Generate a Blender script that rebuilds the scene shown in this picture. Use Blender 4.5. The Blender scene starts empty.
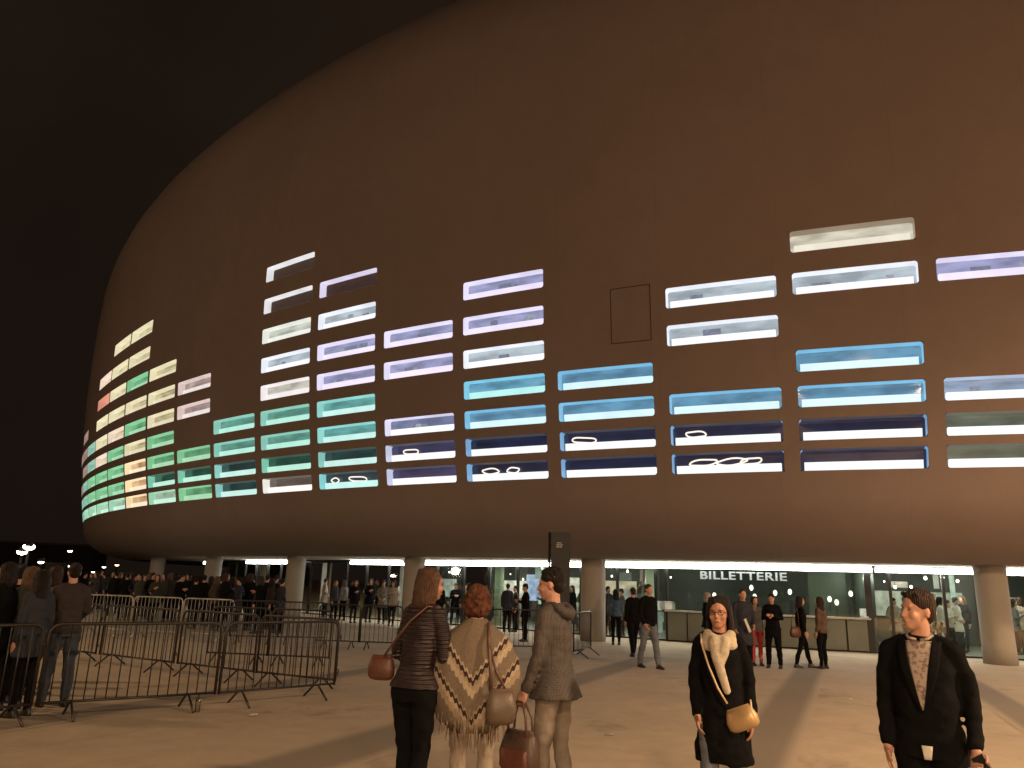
import bpy, bmesh, math, random
from math import sin, cos, pi, radians
from mathutils import Vector, Matrix, Euler
random.seed(7)
S = bpy.context.scene
COL = S.collection
# ------------------------------------------------------------------ camera
PITCH, ROLL, EYE, FPX = 0.2555931, 0.03083288, 1.7, 768.0
FWD = Vector((0, cos(PITCH), sin(PITCH))); UP0 = Vector((0, -sin(PITCH), cos(PITCH))); RT0 = Vector((1, 0, 0))
RT = RT0*cos(ROLL)+UP0*sin(ROLL); UPV = UP0*cos(ROLL)-RT0*sin(ROLL)
cd = bpy.data.cameras.new('camera'); cam = bpy.data.objects.new('camera', cd); COL.objects.link(cam)
cd.sensor_width = 36; cd.lens = 27; cd.clip_end = 3000; cd.clip_start = 0.05
cam.matrix_world = Matrix(((RT.x, UPV.x, -FWD.x, 0), (RT.y, UPV.y, -FWD.y, 0), (RT.z, UPV.z, -FWD.z, EYE), (0, 0, 0, 1)))
S.camera = cam
# ------------------------------------------------------------------ night sky
W = bpy.data.worlds.new('World'); S.world = W; W.use_nodes = True
wn = W.node_tree.nodes; wl = W.node_tree.links
bg = wn['Background']; tc = wn.new('ShaderNodeTexCoord'); sx = wn.new('ShaderNodeSeparateXYZ'); rp = wn.new('ShaderNodeValToRGB')
wl.new(tc.outputs['Generated'], sx.inputs[0]); wl.new(sx.outputs[2], rp.inputs[0]); wl.new(rp.outputs[0], bg.inputs[0])
rp.color_ramp.elements[0].position = 0.0; rp.color_ramp.elements[0].color = (0.0085, 0.0055, 0.0042, 1)
rp.color_ramp.elements[1].position = 0.8; rp.color_ramp.elements[1].color = (0.0120, 0.0072, 0.0042, 1)
bg.inputs[1].default_value = 1.0
no = wn.new('ShaderNodeTexNoise'); no.inputs['Scale'].default_value = 2.2; no.inputs['Detail'].default_value = 6; wl.new(tc.outputs['Generated'], no.inputs['Vector'])
mr = wn.new('ShaderNodeMapRange'); mr.inputs[1].default_value = .3; mr.inputs[2].default_value = .7; mr.inputs[3].default_value = .75; mr.inputs[4].default_value = 1.3; wl.new(no.outputs[0], mr.inputs[0]); wl.new(mr.outputs[0], bg.inputs[1])
S.view_settings.view_transform = 'Standard'; S.view_settings.look = 'None'
S.view_settings.exposure = 0.0; S.view_settings.gamma = 1.0
S.render.resolution_x = 1024; S.render.resolution_y = 768
# unseen street lamps of the forecourt, most added to brighten plaza and shell (posts are built further down round these): x, y, height, watts
SODIUM = (1.0, 0.655, 0.375)
UNSEEN_LAMPS = [(12.5, 0.5, 9.5, 18500, 1), (1.0, -9.0, 9.5, 9500, 1), (-8.0, -16.0, 5.0, 3800, 0), (5.0, -13.0, 5.0, 4200, 0), (27.0, 1.0, 5.5, 3600, 0), (21.0, 11.0, 9.5, 8500, 1), (-44.0, 12.0, 12.0, 7500, 0), (-17.0, 11.0, 9.5, 4200, 1)]
for (lx, ly, lz, lw, spot) in UNSEEN_LAMPS:
    ld = bpy.data.lights.new('unseen_yard_light', 'SPOT' if spot else 'POINT'); ld.energy = lw; ld.color = SODIUM; ld.shadow_soft_size = 0.35
    lo = bpy.data.objects.new('unseen_yard_light', ld); lo.location = (lx, ly, lz-0.25); COL.objects.link(lo)
    if spot: ld.spot_size = math.radians(158); ld.spot_blend = 1.0; lo.rotation_euler = (math.radians(16), 0, 0)

# ------------------------------------------------------------------ pixel helpers (to measure where things stand)
def px_of(P):
    q = Vector(P)-Vector((0, 0, EYE)); d = q.dot(FWD)
    return 512+FPX*q.dot(RT)/d, 384-FPX*q.dot(UPV)/d
def ray(x, y): return FWD*FPX+RT*(x-512)+UPV*(384-y)
def gp(x, y, z=0.0):
    d = ray(x, y); k = (z-EYE)/d.z
    return Vector((d.x*k, d.y*k, z))
def at(x, d):
    """ground point seen in pixel column x whose feet are d metres ahead"""
    lo, hi = 400.0, 800.0          # direction of the column at eye level
    for _ in range(40):
        m = (lo+hi)/2
        if ray(x, m).z > 0: lo = m
        else: hi = m
    r = ray(x, lo); return Vector((r.x/r.y*d, d, 0))

# ------------------------------------------------------------------ materials
MC = {}
def lin(c):
    return tuple(((v/255)/12.92 if v/255 <= .04045 else ((v/255+.055)/1.055)**2.4) for v in c)
def mat(name, col, rough=.7, metal=0., var=.12, vscale=6., bump=0., bscale=40., spec=.5, wave=None):
    if name in MC: return MC[name]
    m = bpy.data.materials.new(name); m.use_nodes = True; MC[name] = m
    n = m.node_tree.nodes; l = m.node_tree.links; b = n['Principled BSDF']
    b.inputs['Roughness'].default_value = rough; b.inputs['Metallic'].default_value = metal
    b.inputs['Specular IOR Level'].default_value = spec
    t = n.new('ShaderNodeTexCoord'); no = n.new('ShaderNodeTexNoise'); no.inputs['Scale'].default_value = vscale; no.inputs['Detail'].default_value = 5
    l.new(t.outputs['Object'], no.inputs['Vector'])
    mr = n.new('ShaderNodeMapRange'); mr.inputs[1].default_value = .3; mr.inputs[2].default_value = .7
    mr.inputs[3].default_value = 1-var; mr.inputs[4].default_value = 1+var; l.new(no.outputs[0], mr.inputs[0])
    mx = n.new('ShaderNodeVectorMath'); mx.operation = 'SCALE'; mx.inputs[0].default_value = col[:3]; l.new(mr.outputs[0], mx.inputs['Scale'])
    l.new(mx.outputs[0], b.inputs['Base Color'])
    m['colnode'] = mx.name
    if bump:
        n2 = n.new('ShaderNodeTexNoise'); n2.inputs['Scale'].default_value = bscale; n2.inputs['Detail'].default_value = 4
        l.new(t.outputs['Object'], n2.inputs['Vector'])
        bp = n.new('ShaderNodeBump'); bp.inputs['Strength'].default_value = min(1, bump); bp.inputs['Distance'].default_value = .01
        src = n2.outputs[0]
        if wave:
            wv = n.new('ShaderNodeTexWave'); wv.bands_direction = wave[0]; wv.inputs['Scale'].default_value = wave[1]
            wv.inputs['Distortion'].default_value = wave[2]; l.new(t.outputs['Object'], wv.inputs['Vector']); src = wv.outputs['Fac']
        l.new(src, bp.inputs['Height']); l.new(bp.outputs[0], b.inputs['Normal'])
    return m
def emat(name, col, strength=1., var=0., vscale=3.):
    if name in MC: return MC[name]
    m = bpy.data.materials.new(name); m.use_nodes = True; MC[name] = m
    n = m.node_tree.nodes; l = m.node_tree.links; b = n['Principled BSDF']
    b.inputs['Base Color'].default_value = (.1, .1, .1, 1); b.inputs['Roughness'].default_value = .35
    b.inputs['Emission Color'].default_value = (*col[:3], 1); b.inputs['Emission Strength'].default_value = strength
    if var:
        t = n.new('ShaderNodeTexCoord'); no = n.new('ShaderNodeTexNoise'); no.inputs['Scale'].default_value = vscale; no.inputs['Detail'].default_value = 3
        l.new(t.outputs['Object'], no.inputs['Vector']); mr = n.new('ShaderNodeMapRange')
        mr.inputs[1].default_value = .3; mr.inputs[2].default_value = .7
        mr.inputs[3].default_value = strength*(1-var); mr.inputs[4].default_value = strength*(1+var)
        l.new(no.outputs[0], mr.inputs[0]); l.new(mr.outputs[0], b.inputs['Emission Strength'])
    return m
def glassmat(name, tint=(.8, .9, .85), gloss=.12):
    if name in MC: return MC[name]
    m = bpy.data.materials.new(name); m.use_nodes = True; MC[name] = m
    n = m.node_tree.nodes; l = m.node_tree.links; n.clear()
    o = n.new('ShaderNodeOutputMaterial'); mx = n.new('ShaderNodeMixShader'); a = n.new('ShaderNodeBsdfTransparent'); g = n.new('ShaderNodeBsdfGlossy')
    a.inputs[0].default_value = (*tint, 1); g.inputs['Roughness'].default_value = .03; g.inputs[0].default_value = (.9, .95, .92, 1)
    f = n.new('ShaderNodeFresnel'); f.inputs[0].default_value = 1.5; ad = n.new('ShaderNodeMath'); ad.operation = 'ADD'; ad.inputs[1].default_value = gloss; ad.use_clamp = True
    l.new(f.outputs[0], ad.inputs[0]); l.new(ad.outputs[0], mx.inputs[0]); l.new(a.outputs[0], mx.inputs[1]); l.new(g.outputs[0], mx.inputs[2]); l.new(mx.outputs[0], o.inputs[0])
    return m

# ------------------------------------------------------------------ object helpers
def tag(o, label=None, cat=None, group=None, kind=None):
    if label: o['label'] = label
    if cat: o['category'] = cat
    if group: o['group'] = group
    if kind: o['kind'] = kind
    return o
def thing(name, loc, rz=0., label=None, cat=None, group=None, kind=None):
    o = bpy.data.objects.new(name, None); o.empty_display_size = .2; o.location = loc; o.rotation_euler = (0, 0, rz); COL.objects.link(o)
    return tag(o, label, cat, group, kind)
def mesh_obj(name, me, m, parent=None, smooth=False):
    if smooth:
        me.shade_smooth()
    o = bpy.data.objects.new(name, me); COL.objects.link(o)
    if m is not None:
        for mm in (m if isinstance(m, (list, tuple)) else [m]): me.materials.append(mm)
    if parent is not None: o.parent = parent
    return o
def copy_tree(o, parent=None):
    c = o.copy(); COL.objects.link(c); c.parent = parent
    for ch in list(o.children): copy_tree(ch, c)
    return c
class MB:
    """collects vertices and faces of ONE mesh"""
    def __init__(s): s.v = []; s.f = []; s.mi = []
    def add(s, vs, fs, mi=0):
        b = len(s.v); s.v += [tuple(v) for v in vs]; s.f += [[b+i for i in f] for f in fs]; s.mi += [mi]*len(fs)
    def box(s, c, d, rz=0., M=None, mi=0):
        hx, hy, hz = d[0]/2, d[1]/2, d[2]/2
        vs = [Vector((a*hx, b*hy, e*hz)) for a in (-1, 1) for b in (-1, 1) for e in (-1, 1)]
        R = M if M is not None else Matrix.Rotation(rz, 3, 'Z')
        vs = [R@v+Vector(c) for v in vs]
        s.add(vs, [(0, 1, 3, 2), (4, 6, 7, 5), (0, 4, 5, 1), (2, 3, 7, 6), (0, 2, 6, 4), (1, 5, 7, 3)], mi)
    def tube(s, pts, r, n=8, closed=False, mi=0):
        pts = [Vector(p) for p in pts]; rr = r if isinstance(r, (list, tuple)) else [r]*len(pts)
        rings = []; N = len(pts); up = None
        for i, p in enumerate(pts):
            if closed: d = pts[(i+1) % N]-pts[i-1]
            else: d = pts[min(i+1, N-1)]-pts[max(i-1, 0)]
            d.normalize()
            if up is None: up = d.orthogonal().normalized()
            up = (up-d*up.dot(d)); up = up.normalized() if up.length > 1e-6 else d.orthogonal().normalized()
            w = d.cross(up)
            rings.append([p+(up*cos(2*pi*k/n)+w*sin(2*pi*k/n))*rr[i] for k in range(n)])
        vs = [v for g in rings for v in g]; fs = []
        for i in range(N if closed else N-1):
            j = (i+1) % N
            for k in range(n): fs.append((i*n+k, i*n+(k+1) % n, j*n+(k+1) % n, j*n+k))
        if not closed: fs.append(tuple(range(n-1, -1, -1))); fs.append(tuple((N-1)*n+k for k in range(n)))
        s.add(vs, fs, mi)
    def loft(s, secs, n=20, mi=0):
        """secs: (centre, rx, ry[, power]) horizontal sections from bottom to top"""
        vs = []
        for q in secs:
            c, rx, ry = Vector(q[0]), q[1], q[2]; p = q[3] if len(q) > 3 else 2.
            for k in range(n):
                a = 2*pi*k/n; ca, sa = cos(a), sin(a)
                vs.append(c+Vector((rx*math.copysign(abs(ca)**(2/p), ca), ry*math.copysign(abs(sa)**(2/p), sa), 0)))
        fs = [(i*n+k, i*n+(k+1) % n, (i+1)*n+(k+1) % n, (i+1)*n+k) for i in range(len(secs)-1) for k in range(n)]
        fs.append(tuple(range(n-1, -1, -1))); fs.append(tuple((len(secs)-1)*n+k for k in range(n)))
        s.add(vs, fs, mi)
    def ell(s, c, r, M=None, nu=14, nv=9, mi=0):
        c = Vector(c); r = (r, r, r) if not isinstance(r, (tuple, list)) else r
        M = M or Matrix.Identity(3); vs = [c+M@Vector((0, 0, -r[2]))]
        for j in range(1, nv):
            b = -pi/2+pi*j/nv
            for k in range(nu):
                a = 2*pi*k/nu; vs.append(c+M@Vector((r[0]*cos(b)*cos(a), r[1]*cos(b)*sin(a), r[2]*sin(b))))
        vs.append(c+M@Vector((0, 0, r[2]))); fs = []
        for k in range(nu): fs.append((0, 1+(k+1) % nu, 1+k))
        for j in range(nv-2):
            for k in range(nu):
                a = 1+j*nu; fs.append((a+k, a+(k+1) % nu, a+nu+(k+1) % nu, a+nu+k))
        L = len(vs)-1; a = 1+(nv-2)*nu
        for k in range(nu): fs.append((a+k, a+(k+1) % nu, L))
        s.add(vs, fs, mi)
    def cap(s, pts, rs, n=10):
        """limb: tapered tube with round ends and round joints"""
        s.tube(pts, rs, n)
        for p, r in zip(pts, rs): s.ell(p, r*.995, nu=n, nv=7)
    def mesh(s, name='mesh'):
        me = bpy.data.meshes.new(name); me.from_pydata(s.v, [], s.f); me.polygons.foreach_set('material_index', s.mi); me.update(); return me
    def build(s, name, m, parent=None, smooth=False, bevel=0.):
        me = s.mesh(name)
        if bevel:
            bm = bmesh.new(); bm.from_mesh(me); bmesh.ops.bevel(bm, geom=bm.edges[:], offset=bevel, segments=1, affect='EDGES', clamp_overlap=True); bm.to_mesh(me); bm.free()
        return mesh_obj(name, me, m, parent, smooth)
    def fuse(s, name, m, parent=None, voxel=.01, it=3, fold=0.):
        """union of all the collected closed shapes as one continuous smooth surface"""
        me = s.mesh(name+'_raw'); o = bpy.data.objects.new('tmp', me); COL.objects.link(o)
        r = o.modifiers.new('r', 'REMESH'); r.mode = 'VOXEL'; r.voxel_size = voxel; r.use_smooth_shade = True
        if it: q = o.modifiers.new('s', 'SMOOTH'); q.iterations = it; q.factor = .5
        dg = bpy.context.evaluated_depsgraph_get(); dg.update()
        out = bpy.data.meshes.new_from_object(o.evaluated_get(dg)); bpy.data.objects.remove(o); bpy.data.meshes.remove(me)
        out.materials.clear()
        if fold:
            import mathutils.noise as mn
            no_ = [v.normal.copy() for v in out.vertices]
            for v, q in zip(out.vertices, no_):
                c = v.co; k = mn.noise(Vector((c.x*7+3, c.y*7, c.z*11+c.x*6)))+.5*mn.noise(Vector((c.x*17, c.y*17+5, c.z*23)))
                v.co = c+q*k*fold
        return mesh_obj(name, out, m, parent, True)

# ================================================================== ARENA SHELL
CX, CY, AX, BX, TH, ZC, HU, HL, EU, EL, NP = 18.06534, 62.00298, 59.47287, 42.7048, -0.5746087, 18.14214, 12.68537, 40.18171, 3.33331, 2.54164, 1.93896
ZB = [4.9076, 5.705, 6.5907, 7.5496, 8.567, 9.6965, 10.9064, 12.1783, 13.562]
ZH = [0.5612, 0.5712, 0.5709, 0.5888, 0.6102, 0.6093, 0.6156, 0.6435, 0.6606]
TL = [-1.2655, -1.3272, -1.3878, -1.4472, -1.5055, -1.5633, -1.6213, -1.6802, -1.7404, -1.7988, -1.8592, -1.9187, -1.978]
TR = [-1.2140, -1.273, -1.3345, -1.3956, -1.4548, -1.5127, -1.5706, -1.6286, -1.6874, -1.7458, -1.8046, -1.8633, -1.9218]
for k in range(1, 5): TL.append(-1.978-.0594*k); TR.append(-1.9218-.0590*k)
def plan(t, g):
    c, s = cos(t), sin(t); rr = (abs(c)**NP+abs(s)**NP)**(-1/NP); x = AX*rr*c*g; y = BX*rr*s*g
    return Vector((CX+x*cos(TH)-y*sin(TH), CY+x*sin(TH)+y*cos(TH), 0))
def plan_n(t):
    d = plan(t+.001, 1)-plan(t-.001, 1); n = Vector((d.y, -d.x, 0)).normalized()
    return n            # outward
def gz(z):
    if z >= ZC: return max(0, 1-min(1, (z-ZC)/HU)**EU)**(1/EU)
    return (1-((ZC-z)/HL)**EL)**(1/EL)
def SP(t, z, inset=0.):
    p = plan(t, gz(z))-plan_n(t)*inset; p.z = z; return p
Z_LOW = 4.62; Z_SOF = 2.62; G_SOF = 0.905
def g_glass(t):
    k = min(1, max(0, (-1.36-t)/.24)); return .856-.040*k
# profile list of (g, z)
prof = []
for i in range(0, 9):
    a = i/9*pi/2; prof.append((G_SOF+(gz(Z_LOW)-G_SOF)*sin(a)**1.0, Z_SOF+(Z_LOW-Z_SOF)*(1-cos(a))**1.0))
zl = sorted(set([round(Z_LOW, 3)]+[round(v, 4) for k in range(9) for v in (ZB[k], ZB[k]+ZH[k])]+[14.9, 15.7, 16.5, 17.3, 18.142]))
prof += [(gz(z), z) for z in zl]
for i in range(1, 25):
    a = i/24*pi/2; prof.append((max(0.0, cos(a))**(2/EU) if i < 24 else 0.0005, ZC+HU*sin(a)**(2/EU)))
tl = [v for a in zip(TL, TR) for v in a]
ts = sorted(set([round(v, 5) for v in tl]))
extra = []
t = ts[-1]
while t < ts[0]+2*pi-.03:
    t += .02; extra.append(round(t, 5))
fill = []
allt = sorted(ts+extra)
tt = []
for i, a in enumerate(allt):
    tt.append(a); b = allt[i+1] if i+1 < len(allt) else ts[0]+2*pi
    nsub = max(1, int((b-a)/.016))
    for q in range(1, nsub): tt.append(a+(b-a)*q/nsub)
NT = len(tt)
def key(v): return round(v, 4)
# pattern of lit slots: column -> {row: look}
PAT = {
 0: {5: 'lilac', 2: 'paleblue', 1: 'hall', 0: 'hall'},
 1: {6: 'warmwhite', 5: 'white', 3: 'blue', 2: 'blue', 1: 'navy', 0: 'navy'},
 2: {5: 'white', 4: 'white', 2: 'blue', 1: 'navyring', 0: 'navyring'},
 3: {3: 'blue', 2: 'blue', 1: 'navyring', 0: 'navy'},
 4: {6: 'lilac', 5: 'lilac', 4: 'white', 3: 'aqua', 2: 'blue', 1: 'navy', 0: 'navyring'},
 5: {5: 'lilac', 4: 'lilac', 2: 'lilacdark', 1: 'violetring', 0: 'violet'},
 6: {7: 'blindlilac', 6: 'white', 5: 'lilac', 4: 'lilac', 3: 'teal', 2: 'teal', 1: 'tealdark', 0: 'tealring'},
 7: {8: 'blindwhite', 7: 'blindwhite', 6: 'whitegreen', 5: 'white', 4: 'whitewarm', 3: 'tealgreen', 2: 'tealgreen', 1: 'greendark', 0: 'whitehall'},
 8: {3: 'tealgreen', 2: 'tealgreen', 1: 'tealdark', 0: 'tealdark'},
 9: {5: 'rose', 4: 'rose', 2: 'green', 1: 'greendark', 0: 'green'},
 10: {6: 'cream', 5: 'cream', 4: 'cream', 3: 'green', 2: 'green', 1: 'greendark', 0: 'palegreen'},
 11: {8: 'cream', 7: 'cream', 6: 'green', 5: 'cream', 4: 'green', 3: 'cream', 2: 'peach', 1: 'peach', 0: 'peach'},
 12: {8: 'cream', 7: 'cream', 6: 'cream', 5: 'cream', 4: 'rosecream', 3: 'green', 2: 'green', 1: 'green', 0: 'palegreen'},
 13: {7: 'rosecream', 6: 'pink', 5: 'cream', 4: 'cream', 3: 'rosecream', 2: 'green', 1: 'green', 0: 'palegreen'},
 14: {4: 'mist', 3: 'mist', 2: 'green', 1: 'green', 0: 'palegreen'},
 15: {5: 'dimrose', 4: 'dimrose', 3: 'dimrose', 2: 'mist', 1: 'mist', 0: 'palegreen'},
 16: {4: 'dimrose', 2: 'dimrose', 1: 'mist', 0: 'mist'},
}
holes = {}
tk = [round(v, 5) for v in tt]
for c, rows in PAT.items():
    for r in rows: holes[(c, r)] = rows[r]
def in_hole(ta, tb, za, zb_):
    tm, zm = (ta+tb)/2, (za+zb_)/2
    for c in PAT:
        if TL[c] < tm < TR[c]:
            for r in PAT[c]:
                if ZB[r] < zm < ZB[r]+ZH[r]: return True
    return False
sv = []; sf = []; sn = []
for (g, z) in prof:
    for t in tt:
        p = plan(t, g); sv.append((p.x, p.y, z))
for j in range(len(prof)-1):
    for i in range(NT):
        i2 = (i+1) % NT
        if i2 and 4.8 < prof[j][1] < 14.5 and in_hole(tt[i], tt[i2], prof[j][1], prof[j+1][1]): continue
        sf.append((j*NT+i, j*NT+i2, (j+1)*NT+i2, (j+1)*NT+i))
def rrect(c, r, n=5, rad=.075):
    """rounded outline of a slot in (t, z)"""
    t0, t1, z0, z1 = TL[c], TR[c], ZB[r], ZB[r]+ZH[r]
    w = (SP(t1, z0)-SP(t0, z0)).length; rt = rad*(t1-t0)/w; out = []
    for (ct, cz, a0) in ((t1-rt, z1-rad, 0), (t0+rt, z1-rad, 90), (t0+rt, z0+rad, 180), (t1-rt, z0+rad, 270)):
        for k in range(n+1):
            a = radians(a0+90*k/n); out.append((ct+rt*cos(a), cz+rad*sin(a)))
    # along the long sides add points so that the outline follows the curve
    res = []
    for i, p in enumerate(out):
        res.append(p); q = out[(i+1) % len(out)]
        if abs(q[0]-p[0]) > (t1-t0)*.5:
            for k in range(1, 6): res.append((p[0]+(q[0]-p[0])*k/6, p[1]+(q[1]-p[1])*k/6))
    return res
for (c, r) in holes:   # corner fillets of the openings belong to the shell
    t0, t1, z0, z1 = TL[c], TR[c], ZB[r], ZB[r]+ZH[r]; w = (SP(t1, z0)-SP(t0, z0)).length; rad = .075; rt = rad*(t1-t0)/w
    for (ct, cz, a0, kt, kz) in ((t1-rt, z1-rad, 0, t1, z1), (t0+rt, z1-rad, 90, t0, z1), (t0+rt, z0+rad, 180, t0, z0), (t1-rt, z0+rad, 270, t1, z0)):
        b = len(sv); sv.append(tuple(SP(kt, kz)))
        for k in range(6):
            a = radians(a0+18*k); sv.append(tuple(SP(ct+rt*cos(a), cz+rad*sin(a))))
        for k in range(5): sf.append((b, b+1+k, b+2+k))
me = bpy.data.meshes.new('shell'); me.from_pydata(sv, [], sf); me.update()
# concrete: warm grey, faint formwork lifts and stains
def concrete(name, col, joints=True):
    m = mat(name, col, rough=.85, var=.05, vscale=.25, bump=.25, bscale=2.5, spec=.25)
    n = m.node_tree.nodes; l = m.node_tree.links; b = n['Principled BSDF']; src = n[m['colnode']].outputs[0]
    t = n.new('ShaderNodeTexCoord')
    n3 = n.new('ShaderNodeTexNoise'); n3.inputs['Scale'].default_value = 1.6; n3.inputs['Detail'].default_value = 8; n3.inputs['Roughness'].default_value = .7
    mp = n.new('ShaderNodeMapping'); mp.inputs['Scale'].default_value = (1, 1, .8); l.new(t.outputs['Object'], mp.inputs[0]); l.new(mp.outputs[0], n3.inputs['Vector'])
    r3 = n.new('ShaderNodeMapRange'); r3.inputs[1].default_value = .3; r3.inputs[2].default_value = .7; r3.inputs[3].default_value = .955; r3.inputs[4].default_value = 1.045
    l.new(n3.outputs[0], r3.inputs[0])
    sc = n.new('ShaderNodeVectorMath'); sc.operation = 'SCALE'; l.new(src, sc.inputs[0]); l.new(r3.outputs[0], sc.inputs['Scale'])
    if joints:
        uv = n.new('ShaderNodeUVMap'); bk = n.new('ShaderNodeTexBrick'); l.new(uv.outputs[0], bk.inputs['Vector'])
        bk.offset = 0; bk.inputs['Scale'].default_value = 1; bk.inputs['Brick Width'].default_value = 3.25; bk.inputs['Row Height'].default_value = 600
        bk.inputs['Mortar Size'].default_value = .018; bk.inputs['Color1'].default_value = (1, 1, 1, 1); bk.inputs['Color2'].default_value = (.985, .985, .985, 1); bk.inputs['Mortar'].default_value = (.94, .94, .94, 1)
        mu = n.new('ShaderNodeVectorMath'); mu.operation = 'MULTIPLY'; l.new(sc.outputs[0], mu.inputs[0]); l.new(bk.outputs['Color'], mu.inputs[1]); sc = mu
    l.new(sc.outputs[0], b.inputs['Base Color']); return m
M_SHELL = concrete('shell_concrete', (.235, .183, .168))
arena = thing('arena_building', (0, 0, 0), 0, 'huge rounded concrete arena with rows of coloured lit slots over a glass ground floor', 'arena')
shell = mesh_obj('shell', me, M_SHELL, arena, True)
uvl = me.uv_layers.new(name='UVMap')
arc = [0.]
for i in range(1, NT+1):
    arc.append(arc[-1]+(plan(tt[i % NT], 1)-plan(tt[i-1], 1)).length)
nreg = len(prof)*NT
slen = [0.]
for j in range(1, len(prof)): slen.append(slen[-1]+math.hypot((prof[j][0]-prof[j-1][0])*45, prof[j][1]-prof[j-1][1]))
SB = slen[prof.index(next(p for p in prof if abs(p[1]-4.62) < 1e-6))]
iB = tk.index(round(TR[3], 5)); A0 = (arc[iB]+arc[tk.index(round(TL[2], 5))])/2
for p in me.polygons:
    ids = list(p.vertices)
    wrap = any(i < nreg and i % NT == 0 for i in ids) and any(i < nreg and i % NT == NT-1 for i in ids)
    for li in p.loop_indices:
        vi = me.loops[li].vertex_index
        if vi < nreg:
            i, j = vi % NT, vi//NT; u = arc[i] if not (wrap and i == 0) else arc[NT]; uvl.data[li].uv = (u-A0+3.25*100, slen[j]-SB+61.5)
        else: uvl.data[li].uv = (325.8+0.5, 61.5)
# analytic normals
nn = []
for vi, v in enumerate(sv):
    if vi < nreg:
        i, j = vi % NT, vi//NT; h = plan_n(tt[i]); j0, j1 = max(0, j-1), min(len(prof)-1, j+1)
        dr = (prof[j1][0]-prof[j0][0])*47; dz = prof[j1][1]-prof[j0][1]
        nn.append(Vector((h.x*dz, h.y*dz, -dr)).normalized())
    else:
        z = v[2]; dr = (gz(z+.1)-gz(z-.1))*47
        q = Vector(v); best = None
        # nearest parameter by angle
        c_ = min(range(17), key=lambda c: (SP((TL[c]+TR[c])/2, z)-q).length); h = plan_n((TL[c_]+TR[c_])/2)
        nn.append(Vector((h.x*.2, h.y*.2, -dr)).normalized())
me.normals_split_custom_set_from_vertices([tuple(v) for v in nn])

# ---- the slots
LOOK = {   # reveal glow colour, pane colour, pane strength, strip colour (sRGB 0..255)
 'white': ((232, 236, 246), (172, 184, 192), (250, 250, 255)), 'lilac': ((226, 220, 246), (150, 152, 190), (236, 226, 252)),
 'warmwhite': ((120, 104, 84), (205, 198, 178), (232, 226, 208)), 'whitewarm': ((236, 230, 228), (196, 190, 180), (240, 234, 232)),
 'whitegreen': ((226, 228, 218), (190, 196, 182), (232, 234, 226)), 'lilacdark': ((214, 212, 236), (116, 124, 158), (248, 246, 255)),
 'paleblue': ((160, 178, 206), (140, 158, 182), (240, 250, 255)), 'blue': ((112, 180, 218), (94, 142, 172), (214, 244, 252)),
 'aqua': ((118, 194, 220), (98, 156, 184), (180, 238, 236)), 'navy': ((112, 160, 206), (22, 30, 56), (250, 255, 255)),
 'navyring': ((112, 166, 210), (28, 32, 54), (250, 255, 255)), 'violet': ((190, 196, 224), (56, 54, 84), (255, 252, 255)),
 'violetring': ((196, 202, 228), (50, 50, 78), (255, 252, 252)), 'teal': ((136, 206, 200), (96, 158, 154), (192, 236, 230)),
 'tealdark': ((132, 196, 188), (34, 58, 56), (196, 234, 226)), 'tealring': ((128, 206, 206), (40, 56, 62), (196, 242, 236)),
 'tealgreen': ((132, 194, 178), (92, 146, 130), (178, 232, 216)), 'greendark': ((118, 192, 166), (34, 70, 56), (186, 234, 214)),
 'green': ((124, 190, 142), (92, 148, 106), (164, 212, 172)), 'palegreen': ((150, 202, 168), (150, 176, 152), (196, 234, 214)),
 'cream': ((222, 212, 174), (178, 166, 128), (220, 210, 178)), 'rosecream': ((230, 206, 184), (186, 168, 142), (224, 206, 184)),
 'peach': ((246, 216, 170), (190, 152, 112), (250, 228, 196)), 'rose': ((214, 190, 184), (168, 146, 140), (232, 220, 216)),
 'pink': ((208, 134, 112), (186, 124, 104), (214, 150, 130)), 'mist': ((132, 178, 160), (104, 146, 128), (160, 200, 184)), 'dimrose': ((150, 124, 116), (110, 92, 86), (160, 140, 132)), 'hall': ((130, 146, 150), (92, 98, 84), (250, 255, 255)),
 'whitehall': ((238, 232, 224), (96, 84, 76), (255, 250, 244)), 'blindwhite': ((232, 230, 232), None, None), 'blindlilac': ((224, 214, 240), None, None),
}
def pane_mat(look):
    nm = 'slot_pane_'+look
    if nm in MC: return MC[nm]
    c = LOOK[look][1]
    if c is None: return mat('blind_back', (.085, .055, .04), .9)
    m = bpy.data.materials.new(nm); m.use_nodes = True; MC[nm] = m
    n = m.node_tree.nodes; l = m.node_tree.links; b = n['Principled BSDF']
    b.inputs['Base Color'].default_value = (.02, .02, .025, 1); b.inputs['Roughness'].default_value = .08
    t = n.new('ShaderNodeTexCoord'); mp = n.new('ShaderNodeMapping'); mp.inputs['Scale'].default_value = (.9, .9, 3.0); l.new(t.outputs['Object'], mp.inputs[0])
    no = n.new('ShaderNodeTexNoise'); no.inputs['Scale'].default_value = 1.1; no.inputs['Detail'].default_value = 4; l.new(mp.outputs[0], no.inputs['Vector'])
    cr = n.new('ShaderNodeValToRGB'); L = lin(c); l.new(no.outputs[0], cr.inputs[0])
    cr.color_ramp.elements[0].position = .36; cr.color_ramp.elements[0].color = (*[v*.70 for v in L], 1)
    cr.color_ramp.elements[1].position = .64; cr.color_ramp.elements[1].color = (*[v*1.22 for v in L], 1)
    l.new(cr.outputs[0], b.inputs['Emission Color']); b.inputs['Emission Strength'].default_value = 1.0
    return m
DEP = .36
DARKTOP = ('navy', 'navyring', 'violet', 'violetring', 'hall', 'tealdark', 'tealring', 'greendark', 'whitehall')
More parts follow.
